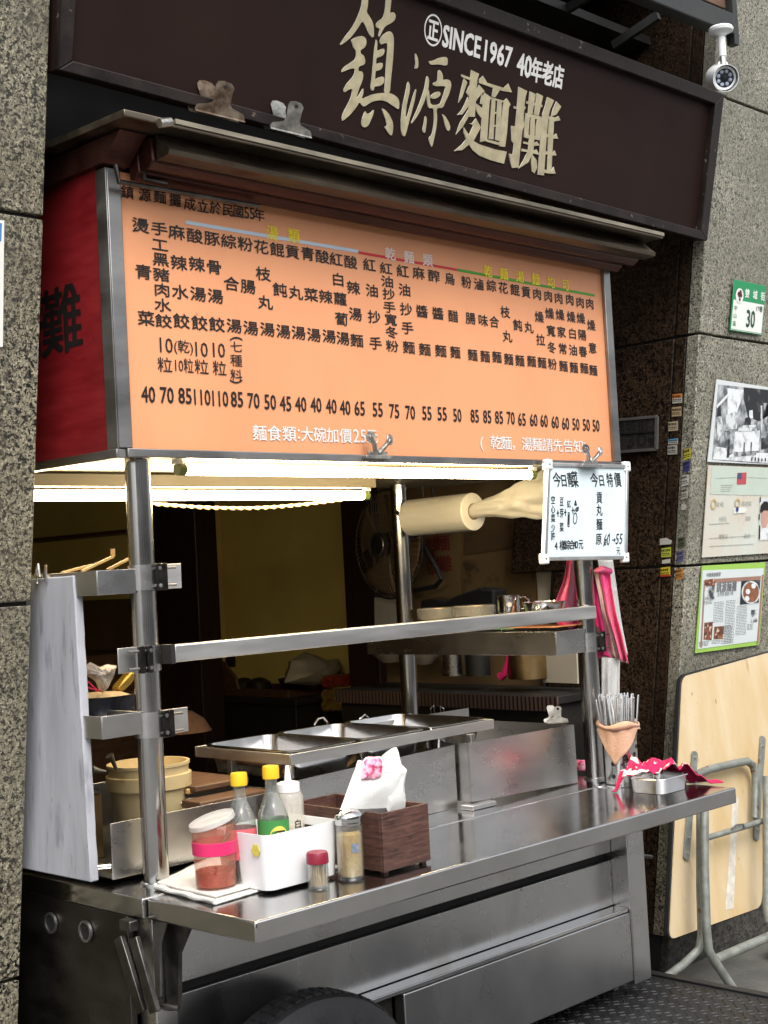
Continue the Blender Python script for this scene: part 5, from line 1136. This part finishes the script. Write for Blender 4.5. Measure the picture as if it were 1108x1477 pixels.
for p, q in (((150, 150), (300, 142)), ((372, 142), (520, 150)), ((105, 475), (250, 465)), ((100, 575), (430, 555)), ((105, 632), (420, 615)), ((150, 245), (152, 150)), ((515, 250), (520, 150))):
    if p[0] + 6 > q[0]: continue
    wline(m_, p, q, .0022, 2)
for i in range(4): wline(m_, (185, 200 + 14 * i), (275 - 8 * i, 197 + 14 * i), .0026, 2)
for s_, x, y, w_ in (('獎狀', 180, 330, .030), ('感謝狀', 370, 325, .024), ('中華民國', 200, 435, .013), ('商業會', 380, 430, .013), ('理事長', 205, 560, .022), ('會長', 375, 555, .026)): wput(m_, s_, *o5(x, y), w_, .020, .0, 2)
part('printing', m_, INK_PALE, ce, smooth=0)
for x, y in ((135, 330), (305, 325)):
    part('seal', MB().lathe(wp(*o5(x, y), 0) + WN * .0058, [(.012, .0006), (.020, .0006)], 24, WN), M('seal_gold', (.58, .44, .22), .5), ce, smooth=0)
flat(ce, 'white_patch', [o5(*p) for p in ((275, 398), (360, 392), (372, 365), (350, 352), (275, 356))], SIGN_WHITE, 3)
m_ = MB().lathe(wp(*o5(300, 366), 0) + WN * .0078, [(.0001, .0004), (.010, .0004)], 10, WN); part('rosette', m_, BLUE_INK, ce, smooth=0)
flat(ce, 'portrait_field', [o5(*p) for p in ((455, 590), (530, 585), (535, 290), (465, 290))], M('portrait_paper', (.62, .66, .66), .4, var=.05), 2)
flat(ce, 'portrait_shirt', [o5(*p) for p in ((458, 585), (530, 580), (530, 520), (505, 495), (478, 505), (460, 545))], WHT, 3)
flat(ce, 'portrait_face', [o5(*p) for p in ((480, 500), (508, 495), (522, 450), (522, 370), (490, 355), (470, 380), (470, 450))], SKIN, 4)
flat(ce, 'portrait_hair', [o5(*p) for p in ((463, 380), (468, 340), (490, 310), (515, 310), (530, 340), (530, 390), (515, 375), (490, 375), (470, 395))], INK, 5)
flat(ce, 'torn_edge', [o5(*p) for p in ((455, 580), (464, 580), (466, 480), (458, 480))], INK, 4); flat(ce, 'torn_edge', [o5(*p) for p in ((455, 440), (462, 440), (463, 400), (456, 400))], INK, 4); flat(ce, 'torn_edge', [o5(*p) for p in ((462, 315), (469, 315), (470, 278), (464, 278))], INK, 4)
# newspaper cutting
nc = thing('newspaper_cutting', 'laminated newspaper cutting with lime green edges below the certificate', 'poster', wp(1002, 943))
panel(nc, 'print', ((1002, 942), (1094, 930), (1103, 811), (1012, 816)), LIME)
flat(nc, 'page', [o5(*p) for p in ((24, 1360), (458, 1300), (492, 785), (58, 800))], PAPER_NEWS, 1)
for nm, m, lvl, pl in (('brown_frame', BROWN_INK, 2, [(75, 895), (470, 868), (473, 840), (77, 865)]), ('brown_frame', BROWN_INK, 2, [(40, 1350), (52, 1349), (78, 870), (66, 870)]), ('brown_frame', BROWN_INK, 2, [(442, 1322), (455, 1320), (492, 830), (478, 832)]),
    ('photo', BWPIC, 3, [(66, 1005), (140, 1008), (146, 910), (72, 915)]), ('photo', FOODPIC, 3, [(72, 915), (146, 910), (148, 858), (74, 866)]), ('photo', FOODPIC, 3, [(64, 1290), (120, 1296), (130, 1165), (70, 1172)]), ('photo', FOODPIC, 3, [(135, 1290), (202, 1285), (210, 1195), (140, 1200)]), ('photo', BWPIC, 3, [(398, 1170), (444, 1165), (450, 1078), (402, 1082)]), ('photo', BLK, 3, [(322, 1045), (455, 1030), (468, 868), (332, 875)])):
    flat(nc, nm, [o5(*p) for p in pl], m, lvl)
bcx = [o5(398 + 66 * math.cos(t), 956 + 82 * math.sin(t)) for t in [2 * math.pi * k / 30 for k in range(30)]]
flat(nc, 'soup_bowl', bcx, LGT, 4)
flat(nc, 'soup', [o5(398 + 56 * math.cos(t), 956 + 70 * math.sin(t)) for t in [2 * math.pi * k / 30 for k in range(30)]], M('soup_print', (.30, .12, .06), .5, var=.4, scale=50), 5)
for i, (x, y) in enumerate(((375, 950), (415, 910), (370, 1000))): flat(nc, 'fish_ball', [o5(x + 16 * math.cos(t), y + 19 * math.sin(t)) for t in [2 * math.pi * k / 16 for k in range(16)]], WHT, 6)
m_ = MB(); wput(m_, '鎮源麵攤', *o5(228, 915), .036, .042, .012, 3); wput(m_, '古早味 麵食小館', *o5(225, 965), .0155, .018, .0, 3); wput(m_, '中華美食報導', *o5(135, 830), .0165, .018, .004, 3)
part('headline', m_, INK_GREY, nc, smooth=0)
m_ = MB(); rnd = random.Random(5)
for (xa, xb, ya, yb_, n_) in ((150, 222, 1030, 1180, 13), (235, 305, 1020, 1330, 27), (315, 390, 1060, 1270, 19), (216, 290, 1200, 1330, 11), (75, 138, 1022, 1050, 3), (395, 440, 1185, 1230, 5), (60, 130, 1310, 1345, 4), (150, 210, 1300, 1330, 3)):
    for i in range(n_):
        y = ya + (yb_ - ya) * i / n_ ; sh_ = -(y - 800) * .055; x = xa + sh_
        while x < xb + sh_ - 4:
            l_ = rnd.uniform(6, 20); wline(m_, (x, y - (x - xa) * .10), (min(x + l_, xb + sh_), y - (min(x + l_, xb + sh_) - xa) * .10), .0020, 2); x += l_ + rnd.uniform(2, 5)
part('columns_of_text', m_, INK_GREY, nc, smooth=0)
# thin strip of paper on the left pillar
ns = thing('notice_sheet', 'white and blue notice at the left edge of the granite pillar', 'poster', lean(2, 500))
part('sheet', MB().prism([lean(x, y, -.003) for x, y in ((-40, 505), (4, 500), (6, 318), (-40, 315))], WN * .001), SIGN_WHITE, ns, smooth=0)
part('blue_field', MB().add([lean(x, y, -.0048) for x, y in ((-40, 345), (2, 348), (3, 322), (-40, 318))], [(0, 1, 2, 3)]), M('notice_blue', (.08, .25, .5), .4), ns, smooth=0)

# recess side wall: address plaque and tradesmen's stickers
def side(px, py, d=.0): return pt(px, py, X=XR - d)
SD = -EX
ap = thing('address_plaque', 'dark framed plaque with the number 30 on the recess wall', 'sign', side(950, 648))
cor = [side(x, y, .002) for x, y in ((880, 653), (949, 648), (950, 601), (880, 607))]
part('plate', MB().prism(cor, SD * .012), M('plaque_stone', (.042, .037, .032), .4, var=.5, scale=90), ap, smooth=0)
for i in range(4): part('frame_bar', MB().bar(cor[i] + SD * .010, cor[(i + 1) % 4] + SD * .010, .010, .012, (1, 0, 0)), M('plaque_frame', (.26, .25, .24), .35, .6, var=.2) if i == 0 else bpy.data.materials['plaque_frame'], ap)
part('cross_bar', MB().bar(side(885, 626, .016), side(948, 622, .016), .006, .004, (1, 0, 0)), BLACK, ap)
m_ = MB(); uY = -EY
put(m_, '30', side(918, 635, .0145), uY, EZ, .085, .05, .03, True)
for i, ch_2 in enumerate('雙城街'): put(m_, ch_2, side(893 + i * 17, 615 - i * .6, .0145), uY, EZ, .05, .042, .01)
put(m_, '號', side(941, 636, .0145), uY, EZ, .04, .036, .01)
part('lettering', m_, BLACK, ap, smooth=0)
stk = [(977, 575, 'orange', 0), (976, 594, 'tan', 0), (971, 615, 'tan2', 0), (971, 637, 'blue', 0), (970, 649, 'grey', 0), (991, 655, 'yellow', 1), (990, 673, 'navy', 1), (988, 693, 'white', 1), (987, 712, 'grey2', 1), (986, 731, 'torn', 2), (960, 781, 'torn2', 3), (983, 783, 'dark', 1), (961, 797, 'lime', 0), (981, 803, 'navy2', 1), (961, 810, 'torn3', 4), (960, 825, 'yellow2', 5), (980, 828, 'orange2', 1)]
scol = dict(orange=((.55, .18, .03), 'orange topped'), tan=((.45, .33, .18), 'tan'), tan2=((.44, .38, .24), 'pale tan'), blue=((.10, .30, .50), 'small blue'), grey=((.40, .38, .34), 'grey white'), yellow=((.55, .48, .04), 'yellow'), navy=((.05, .06, .20), 'dark blue'), white=((.52, .52, .48), 'white'), grey2=((.42, .40, .34), 'worn grey'), torn=((.5, .48, .42), 'tiny torn white'), torn2=((.52, .51, .46), 'torn blank white'), dark=((.08, .10, .06), 'dark green'), lime=((.50, .55, .06), 'lime yellow'), navy2=((.14, .13, .28), 'purple blue'), torn3=((.55, .54, .48), 'blank white'), yellow2=((.62, .50, .03), 'red edged yellow'), orange2=((.55, .24, .05), 'tilted orange'))
where = ['uppermost of the left sticker column', 'second in the left sticker column', 'third in the left sticker column', 'fourth in the left sticker column', 'just under the small blue sticker', 'uppermost of the right sticker column', 'second in the right sticker column', 'third in the right sticker column', 'fourth in the right sticker column', 'below the worn grey sticker', 'above the lime yellow sticker', 'beside the torn blank scrap', 'between the two white scraps', 'beside the lime yellow sticker', 'above the red edged yellow sticker', 'lowest of the left sticker column', 'lowest of the right sticker column']
for i, (x, y, c_n, sh_) in enumerate(stk):
    hw, hh = (7, 7) if sh_ in (0, 5) else (5, 8) if sh_ == 1 else (3, 5) if sh_ == 2 else (8, 5) if sh_ == 3 else (6, 3)
    if c_n == 'blue': hh = 4
    tl_ = 1 if sh_ == 1 else 0
    q = [side(x - hw, y + hh + tl_, .0012), side(x + hw, y + hh - 1 - tl_, .0012), side(x + hw + (1 if sh_ == 1 else 0), y - hh - 1, .0012), side(x - hw + (1 if sh_ == 1 else 0), y - hh + 1, .0012)]
    if sh_ in (2, 3): q = [q[0], q[1], (q[1] + q[2]) / 2 - EY * .004, q[2].lerp(q[3], .4), q[3]]
    colr, desc = scol[c_n]; t = thing('wall_sticker', f"{desc} tradesman's sticker on the dark recess wall, {where[i]}"[:120], 'sticker', q[0], group="tradesmen's stickers on the recess wall")
    base_c = (.50, .48, .42) if c_n in ('orange', 'blue') else colr
    part('paper', MB().prism(q, SD * .0006), M('sticker_' + c_n, base_c, .6, var=.25, scale=60), t, smooth=0)
    if sh_ in (0, 1, 5):
        if c_n in ('orange', 'blue', 'yellow2'):
            l_ = [q[3].lerp(q[0], .45), q[2].lerp(q[1], .45), q[2], q[3]] if c_n != 'yellow2' else [q[0], q[1], q[1].lerp(q[2], .18), q[0].lerp(q[3], .18)]
            part('colour_band', MB().add([p + SD * .0009 for p in l_], [(0, 1, 2, 3)]), M('band_' + c_n, colr if c_n != 'yellow2' else (.5, .03, .02), .6), t, smooth=0)
        m_ = MB(); hgt = (q[3] - q[0]).length; wu = (q[1] - q[0]).normalized(); wl = (q[1] - q[0]).length; rs_ = random.Random(i)
        for row, hh in ((.30, .26), (.62, .12), (.80, .08)):
            x_ = .08
            while x_ < .86:
                l_ = rs_.uniform(.06, .16); o_ = q[0] + wu * wl * x_ + EZ * hgt * (1 - row) * .9 + SD * .0012
                m_.quad(o_, o_ + wu * wl * l_, o_ + wu * wl * l_ + EZ * hgt * hh * rs_.uniform(.6, 1), o_ + EZ * hgt * hh); x_ += l_ + .05
        part('printing', m_, INK, t, smooth=0)

# =================================================================== SECURITY CAMERA
cb0 = lean(1040, 44, -.24); bcn = lean(1040, 112, -.24)
scm = thing('security_camera', 'white bullet security camera hanging from the awning beam', 'security camera', cb0)
part('mount_disc', MB().lathe(cb0, [(.001, .010), (.036, .010), (.040, .004), (.038, -.004), (.018, -.012), (.014, -.02)], 36), CAMW, scm)
part('stem', MB().cyl(cb0 - EZ * .015, cb0 - EZ * .085, .0125, 20), CAMW, scm)
part('swivel', MB().cyl(cb0 - EZ * .0855, cb0 - EZ * .12, .010, 16), ALU, scm)
fd = (CAM - bcn); fd = Vector((fd.x + .25, fd.y + .25, fd.z + 1.0)).normalized(); fd = Vector((-.62, -.70, -.36)).normalized()
part('collar', MB().cyl(cb0 - EZ * .112, bcn + EZ * .030, .017, 18), CAMW, scm)
body_ = part('body', MB().lathe(bcn - fd * .05, [(.001, -.01), (.030, -.008), (.037, .0), (.039, .01), (.039, .085), (.036, .092), (.030, .090)], 40, fd), CAMW, scm)
part('visor', MB().lathe(bcn - fd * .05, [(.0405, .02), (.0425, .02), (.0425, .104), (.0405, .104)], 40, fd), CAMW, scm)
part('face_glass', MB().lathe(bcn - fd * .05, [(.0001, .086), (.031, .086)], 36, fd), LENS, body_)
su = fd.cross(EZ).normalized(); sv = su.cross(fd)
part('lens', MB().lathe(bcn - fd * .05, [(.0001, .094), (.006, .093), (.010, .0885), (.011, .0865)], 24, fd), BLACK, body_)
for k in range(8):
    t = 2 * math.pi * k / 8 + .3; part('led', MB().lathe(bcn - fd * .05 + (su * math.cos(t) + sv * math.sin(t)) * .021, [(.0001, .0915), (.004, .0905), (.0065, .0865)], 12, fd), LED, body_)

# =================================================================== FOLDED TABLE AGAINST THE WALL
ft = thing('folded_table', 'folded table with a pale wooden top leaning on the granite wall', 'table', (2.6, .2, GZ))
# the top leans: a plane from the base out from the wall up to the wall
TP0 = Vector((0, .12, .15)); TU = Vector((0, .10, 1)).normalized(); TN = Vector((0, -1, .10)).normalized()
def tp(px, py, o=0.0): return hitp(px, py, TP0 + TN * o, TN)
def rounded(cor, rad=.03, n=5):
    q = []; k = len(cor)
    for i in range(k):
        p, a_, b_ = Vector(cor[i]), Vector(cor[i - 1]), Vector(cor[(i + 1) % k]); u, v = (a_ - p).normalized() * rad, (b_ - p).normalized() * rad
        for j in range(n + 1):
            f = j / n; q.append((p + u) * (1 - f) ** 2 + p * 2 * f * (1 - f) + (p + v) * f ** 2)
    return q
cor = [tp(967, 1356), tp(1100, 1308), tp(1122, 938), tp(986, 976)]
part('tabletop', MB().prism(rounded([c + TN * -.004 for c in cor], .035), -TN * .003), PLY, ft)
part('underlay', MB().prism(rounded([c + TN * -.0072 + (c - (cor[0] + cor[2]) / 2).normalized() * .006 for c in cor], .038), -TN * .022), BLACK, ft, bevel=.004)
part('glue_strip', MB().prism([tp(x, y, -.0036) for x, y in ((1046, 1313), (1058, 1310), (1060, 1260), (1065, 1150), (1057, 1150), (1052, 1230))], TN * .001), M('dried_glue', (.66, .62, .54), .6, var=.3, scale=30), ft, smooth=0)
def strip(p, q, wd_, holes):
    a, b = tp(*p), tp(*q); d = (b - a).normalized(); s_ = d.cross(TN).normalized() * wd_
    m = MB().prism(rounded([a - s_, a + s_, b + s_, b - s_], wd_ * .8), TN * .004)
    o = part('bracket', m, TUBEGREY, ft)
    for f in holes: part('rivet', MB().lathe(a.lerp(b, f) + TN * .004, [(.0065, .0), (.006, .003), (.0005, .004)], 12, TN), STEEL_BRIGHT, o)
strip((1002, 1084), (989, 1240), .017, (.06, .55, .80, .94)); strip((1100, 1062), (1090, 1212), .017, (.1, .9))
TR = .0145
part('leg_bow', MB().tube([tp(x, y, .03) for x, y in ((1003, 1118), (1022, 1110), (1060, 1101), (1078, 1098), (1086, 1104), (1090, 1118), (1090, 1140), (1089, 1180))], TR, 14), TUBEGREY, ft)
part('cross_tube', MB().tube([tp(x, y, .05) for x, y in ((1012, 1211), (1108, 1182), (1140, 1172))], TR * .72, 12), TUBEGREY, ft)
part('front_leg', MB().tube([tp(x, y, .10) for x, y in ((1016, 1168), (1016, 1250), (1019, 1340), (1022, 1370), (1030, 1385), (1056, 1424), (1066, 1440))], TR * 1.05, 14), TUBEGREY, ft)
part('rear_leg', MB().tube([tp(x, y, .055) for x, y in ((1010, 1168), (1010, 1280), (1012, 1350), (1008, 1370), (985, 1392), (960, 1410))], TR * .95, 14), TUBEGREY, ft)
part('foot_tube', MB().tube([tp(x, y, .09) for x, y in ((1032, 1384), (1070, 1368), (1112, 1350), (1150, 1334))], TR * 1.1, 14), TUBEGREY, ft)
part('far_leg', MB().tube([tp(x, y, .08) for x, y in ((1106, 1120), (1106, 1300), (1108, 1330))], TR, 14), TUBEGREY, ft)
part('stay_hook', MB().tube([tp(x, y, .066) for x, y in ((1056, 1196), (1062, 1190), (1072, 1189), (1074, 1194))], .003, 8), STEEL_DULL, ft)
single('black_box', MB().box(2.95, 3.45, .0, .22, GZ + .104, GZ + .20), DARK, 'low dark crate under the folded table at the right edge', 'crate', bevel=.01)

# =================================================================== CHECKER-PLATE CART AT THE LOWER RIGHT
pz = .20
pl = thing('flatbed_trolley', 'dark checker plate trolley at the lower right corner', 'trolley', (1.5, -.6, GZ))
px0, px1, py0, py1 = 1.02, 1.935, -1.30, .11
part('deck', MB().box(px0, px1, py0, py1, pz - .025, pz), CHECKER, pl, bevel=.004)
m_ = MB(); k = 0; y = py0 + .02
while y < py1 - .045:
    x = px0 + .015 + (.018 if k % 2 else 0)
    while x < px1 - .05:
        a_ = .7 if (k + round((x - px0) / .036)) % 2 else -.7
        c, s_ = math.cos(a_) * .011, math.sin(a_) * .011; p = Vector((x, y, pz))
        u, v = Vector((c, s_, 0)), Vector((-s_, c, 0)) * .27
        m_.add([p - u, p - v, p + u, p + v, p - u * .5 + EZ * .0028, p + u * .5 + EZ * .0028], [(0, 1, 4), (1, 2, 5), (1, 5, 4), (2, 3, 5), (3, 0, 4), (3, 4, 5)]); x += .036
    y += .018; k += 1
part('raised_pattern', m_, CHECKER, pl, smooth=0)
part('rim', MB().box(px1 - .03, px1 + .004, py0, py1, pz + .0005, pz + .006), CHECKER, pl, bevel=.002)
tcx = pt(868, 1485, Y=-.25); tcx = Vector((1.13, -.36, .0))
for (x, y) in ((1.13, -.34), (1.75, -.34), (1.75, -1.1)):
    wh = part('wheel', MB().lathe((x, y - .02, .0), [(.02, 0), (.07, 0), (.08, .02), (.02, .03)], 30, (0, 1, 0)), STEEL_DULL, pl)
    part('tyre', MB().lathe((x, y - .03, .0), [(.08, 0), (.115, .0), (.128, .015), (.128, .045), (.115, .06), (.08, .06)], 40, (0, 1, 0)), TYRE, wh)
part('green_fork', MB().bar((1.06, -.20, .16), (1.06, -.20, -.02), .06, .02, (0, 1, 0)), GREENP, pl, bevel=.004)

# =================================================================== INSIDE THE SHOP (right-hand wall)
kc_ = thing('tiled_counter', 'dark tiled counter along the shop wall behind the cart', 'counter', (2.4, 1.2, GZ))
cz = 1.015
part('top', MB().box(2.28, IW - .012, .62, 1.80, cz - .03, cz), DARK, kc_, bevel=.003); part('tile_edge', MB().box(2.272, 2.2795, .62, 1.80, cz - .055, cz - .002), TILE, kc_)
part('base', MB().box(2.30, IW - .012, .64, 1.79, GZ + .014, cz - .0305), DARK, kc_)
fn = thing('wall_fan', 'wall fan with a wire cage behind the right rear pole', 'fan', (2.45, 1.75, 1.5))
fc = pt(560, 785, X=2.40); fr = (pt(548, 700, X=2.40) - pt(548, 868, X=2.40)).length / 2 * .93; fa = Vector((-.985, .14, -.02)).normalized()
part('cage_rim', MB().tube([fc + (fa.cross(EZ).normalized() * math.cos(t) + EZ * math.sin(t)) * fr for t in [2 * math.pi * k / 48 for k in range(48)]], .004, 8, closed=True), DARK, fn)
m_ = MB(); fu_ = fa.cross(EZ).normalized()
for k in range(60):
    t = 2 * math.pi * k / 60; e = fu_ * math.cos(t) + EZ * math.sin(t); e2 = fu_ * math.cos(t + .35) + EZ * math.sin(t + .35)
    m_.tube([fc + e * .05 + fa * .05, fc + e2 * fr * .55 + fa * .045, fc + e2 * fr * .9 + fa * .02, fc + e2 * fr], .0011, 5, cap=False)
for q in (.35, .6, .82): m_.tube([fc + (fu_ * math.cos(t) + EZ * math.sin(t)) * fr * q + fa * .045 * (1.1 - q * .5) for t in [2 * math.pi * k / 40 for k in range(40)]], .0012, 5, closed=True)
part('wire_cage', m_, M('fan_wire', (.22, .17, .11), .5, .6), fn)
part('hub_cap', MB().lathe(fc, [(.052, .04), (.052, .055), (.045, .06), (.0005, .062)], 32, fa), DARK, fn)
part('hub_ring', MB().lathe(fc, [(.040, .061), (.046, .064), (.050, .060)], 32, fa), STEEL_DULL, fn)
for k in range(4):
    t = 2 * math.pi * k / 4 + .4
    def bl(u, v, t=t):
        a_ = t + (v - .5) * 1.1 * (.5 + .5 * u); rr_ = .04 + (fr - .06) * u
        return fc + (fu_ * math.cos(a_) + EZ * math.sin(a_)) * rr_ + fa * (.02 * (v - .5))
    part('blade', MB().grid(bl, 8, 6), M('fan_blade', (.16, .10, .05), .4) if k == 0 else bpy.data.materials['fan_blade'], fn, solid=.002)
part('motor', MB().lathe(fc, [(.0005, -.12), (.05, -.11), (.06, -.03), (.05, .0)], 28, fa), DARK, fn)
part('arm', MB().tube([pt(x, y, X=2.5) for x, y in ((600, 768), (612, 790), (630, 820), (637, 835), (628, 846), (596, 852), (545, 856), (552, 840), (548, 828))], .010, 10), BLACK, fn)
wpn = thing('wall_notice', 'brown paper painted dim, with red and brown characters on the poster wall', 'poster', pt(600, 850, X=IW))
def iw(px, py, o=.002): return pt(px, py, X=IW - o)
part('sheet', MB().prism([iw(x, y) for x, y in ((602, 860), (664, 862), (662, 760), (600, 755))], -EX * .001), M('dimmed_paper', (.20, .125, .05), .7, var=.25, scale=6), wpn, smooth=0)  # the room's dimness is put into the paper colour
m_ = MB()
for s_, x, y, w_ in (('麵', 637, 783, .10), ('攤', 640, 813, .10), ('創', 620, 782, .06), ('業', 621, 798, .06), ('卅', 622, 812, .06), ('年', 623, 824, .06)): put(m_, s_, iw(x, y, .004), -EY, EZ, w_, w_ * .72, .02)
part('lettering', m_, M('maroon_ink', (.16, .02, .02), .6), wpn, smooth=0)
for i, (q, lb_) in enumerate(((((670, 800), (740, 790), (738, 745), (668, 748)), 'brown stained poster with a drawing on the inner wall'), (((745, 795), (772, 792), (770, 745), (744, 748)), 'narrow brown poster beside the beige door'), (((668, 860), (770, 866), (772, 806), (668, 808)), 'faded brown notice low on the inner wall'))):
    t = thing('faded_poster', lb_, 'poster', iw(*q[0])); part('sheet', MB().prism([iw(x, y) for x, y in q], -EX * .001), M('faded_%d' % i, [(.10, .058, .022), (.13, .075, .03), (.16, .10, .04)][i], .7, var=.6, scale=11, col2=(.06, .035, .015), lo=.36, hi=.5), t, smooth=0)
single('white_notice', MB().prism([pt(x, y, X=2.5) for x, y in ((541, 925), (578, 925), (577, 862), (540, 862))], EX * .01), M('grey_card', (.40, .38, .34), .6), 'pale card below the fan behind the right rear pole', 'card', smooth=0)
single('beige_board', MB().prism([pt(x, y, X=2.45) for x, y in ((783, 984), (833, 986), (831, 938), (782, 938))], EX * .01), BEIGE, 'pale board standing on the tiled counter by the right pole', 'board', smooth=0)
# black appliances silhouette and crockery on the wall shelf
single('wire_basket', MB().prism([pt(x, y, X=2.5) for x, y in ((605, 885), (712, 888), (712, 850), (690, 848), (660, 858), (640, 868), (620, 864), (606, 866))], EX * .08), BLACK, 'black appliance behind the film wrapped bowls', 'appliance', bevel=.01)
def stack(px, py, n, rad, label, m, X=2.42):
    c = pt(px, py, X=X); t = thing('bowl_stack', label, 'bowls', c, group='bowl stacks on the tiled counter')
    for k in range(n): part('bowl', MB().lathe(c + EZ * .014 * k, [(.001, 0), (rad * .5, 0), (rad * .6, .006), (rad, .032), (rad * .96, .032), (rad * .55, .008), (.001, .008)], 30), m, t)
BOWL = M('melamine_bowl', (.40, .36, .30), .4, var=.2)
stack(565, 955, 5, .075, 'left stack of bowls on the tiled counter', BOWL); stack(612, 958, 4, .065, 'right stack of bowls on the tiled counter', BOWL)
for i, (px, py, m, rad, h, lb_, nm) in enumerate(((655, 974, STEEL, .048, .10, 'tall steel pot on the tiled counter', 'steel_pot'), (762, 978, COPPER, .075, .12, 'warm coloured pot on the tiled counter near the beige board', 'metal_pot'), (690, 974, DARK, .05, .11, 'dark canister on the tiled counter', 'canister'))):
    c = pt(px, py, X=2.42); single(nm, MB().lathe(c, [(.001, 0), (rad, 0), (rad, h), (rad * .96, h), (rad * .96, .004), (.001, .004)], 36), m, lb_, 'pot')
single('pink_ladle', MB().tube([pt(x, y, X=2.36) for x, y in ((722, 976), (728, 972), (732, 950), (734, 935))], [.018, .014, .006, .005], 10), PINK, 'pink ladle standing on the tiled counter', 'ladle')
# room through the doorway
def rm(px, py, X=2.95): return pt(px, py, X=X)
tbz = rm(400, 995).z
single('side_table', MB().box(2.76, 3.14, 2.6, 3.6, tbz - .05, tbz - .02).box(2.8, 3.1, 2.65, 3.55, GZ + .014, tbz - .0505), DARK, 'dark table in the yellow room through the doorway', 'table', bevel=.004)
single('wooden_tray', open_box(2.80, 3.06, 2.70, 3.45, tbz - .019, tbz + .02, .01, .006), WOOD_MID, 'brown wooden tray on the table in the yellow room', 'tray')
single('chair', MB().prism([rm(x, y, 2.78) for x, y in ((290, 1060), (318, 1060), (318, 1000), (345, 995), (338, 975), (322, 955), (305, 948), (290, 950))], EX * .02), WOOD_MID, 'chair with a rounded wooden back in the yellow room', 'chair', bevel=.008)
single('switch_plate', MB().prism([pt(x, y, X=3.144) for x, y in ((327, 962), (340, 962), (340, 942), (327, 942))], -EX * .008), DARK, 'dark wall switch on the yellow wall', 'switch', bevel=.002)
for i, (px, py, m, nm) in enumerate(((486, 982, REDGOLD, 'upper red'), (487, 1002, GOLDFOIL, 'middle gold'), (488, 1017, GOLDFOIL, 'lowest gold'))):
    single('foil_roll', MB().cyl(rm(470, py + 1, 2.82), rm(503, py - 1, 2.82), .030, 24), m, nm + ' foil roll stacked by the doorway post', 'roll', 'foil rolls by the doorway')
single('bag_heap', puff([(410, 985), (418, 965), (420, 952), (440, 940), (455, 945), (470, 952), (488, 950), (492, 965), (480, 975), (455, 990)], 2.55, .08, .03, 14, 5), M('grey_bag', (.42, .38, .30), .5, trans=.1, var=.2, scale=20), 'heap of pale plastic bags on the table in the yellow room', 'bags', smooth=40)
single('basket', MB().lathe(rm(430, 992, 2.95), [(.001, 0), (.08, 0), (.10, .05), (.09, .05), (.07, .006), (.001, .006)], 24), DARK, 'dark basket beside the pale bags', 'basket')
for i, x in enumerate((352, 374)): single('wok_lid', MB().lathe(rm(x, 992, 2.98), [(.07, 0), (.06, .03), (.03, .05), (.0005, .055)], 28), DARK, ['left dark dome lid on the wooden tray', 'right dark dome lid on the wooden tray'][i], 'lid', 'dark lids on the tray')
single('wicker_hat', MB().lathe(pt(262, 1055, X=1.9), [(.001, .09), (.05, .085), (.10, .05), (.13, .0), (.125, 0), (.001, .06)], 36), M('straw', (.42, .22, .12), .8, var=.3, scale=40), 'brown domed straw hat behind the left pole', 'hat')
single('wall_shelf', MB().box(2.45, IW - .001, 3.5, 4.6, rm(200, 764, 2.6).z - .02, rm(200, 764, 2.6).z), WOOD_MID, 'thin dark shelf on the far yellow wall left of the pole', 'shelf', bevel=.003)
single('calendar', MB().prism([pt(x, y, X=IW - .004) for x, y in ((218, 800), (231, 798), (230, 712), (216, 714))], -EX * .004), M('calendar_paper', (.40, .36, .27), .6, var=.2, scale=12), 'pale calendar hanging left of the dark doorway post', 'calendar', smooth=0)
single('low_cabinet', MB().box(2.1, IW - .002, 3.55, 4.9, GZ + .014, 1.15), WOOD_MID, 'brown cabinet deep in the shop behind the left trays', 'cabinet', bevel=.005)

single('pink_sponge', MB().obox(pt(837, 1104, Y=.16), (.018, 0, 0), (0, .022, 0), (0, 0, .016)), PINK_PRINT, 'small pink and white sponge left of the right pole foot', 'sponge', bevel=.006, seg=3)
single('power_cable', MB().tube([pt(x, y, X=2.3) for x, y in ((622, 700), (628, 730), (619, 752), (612, 770))], .004, 8), BLACK, 'black cable hanging behind the plastic bag roll', 'cable')
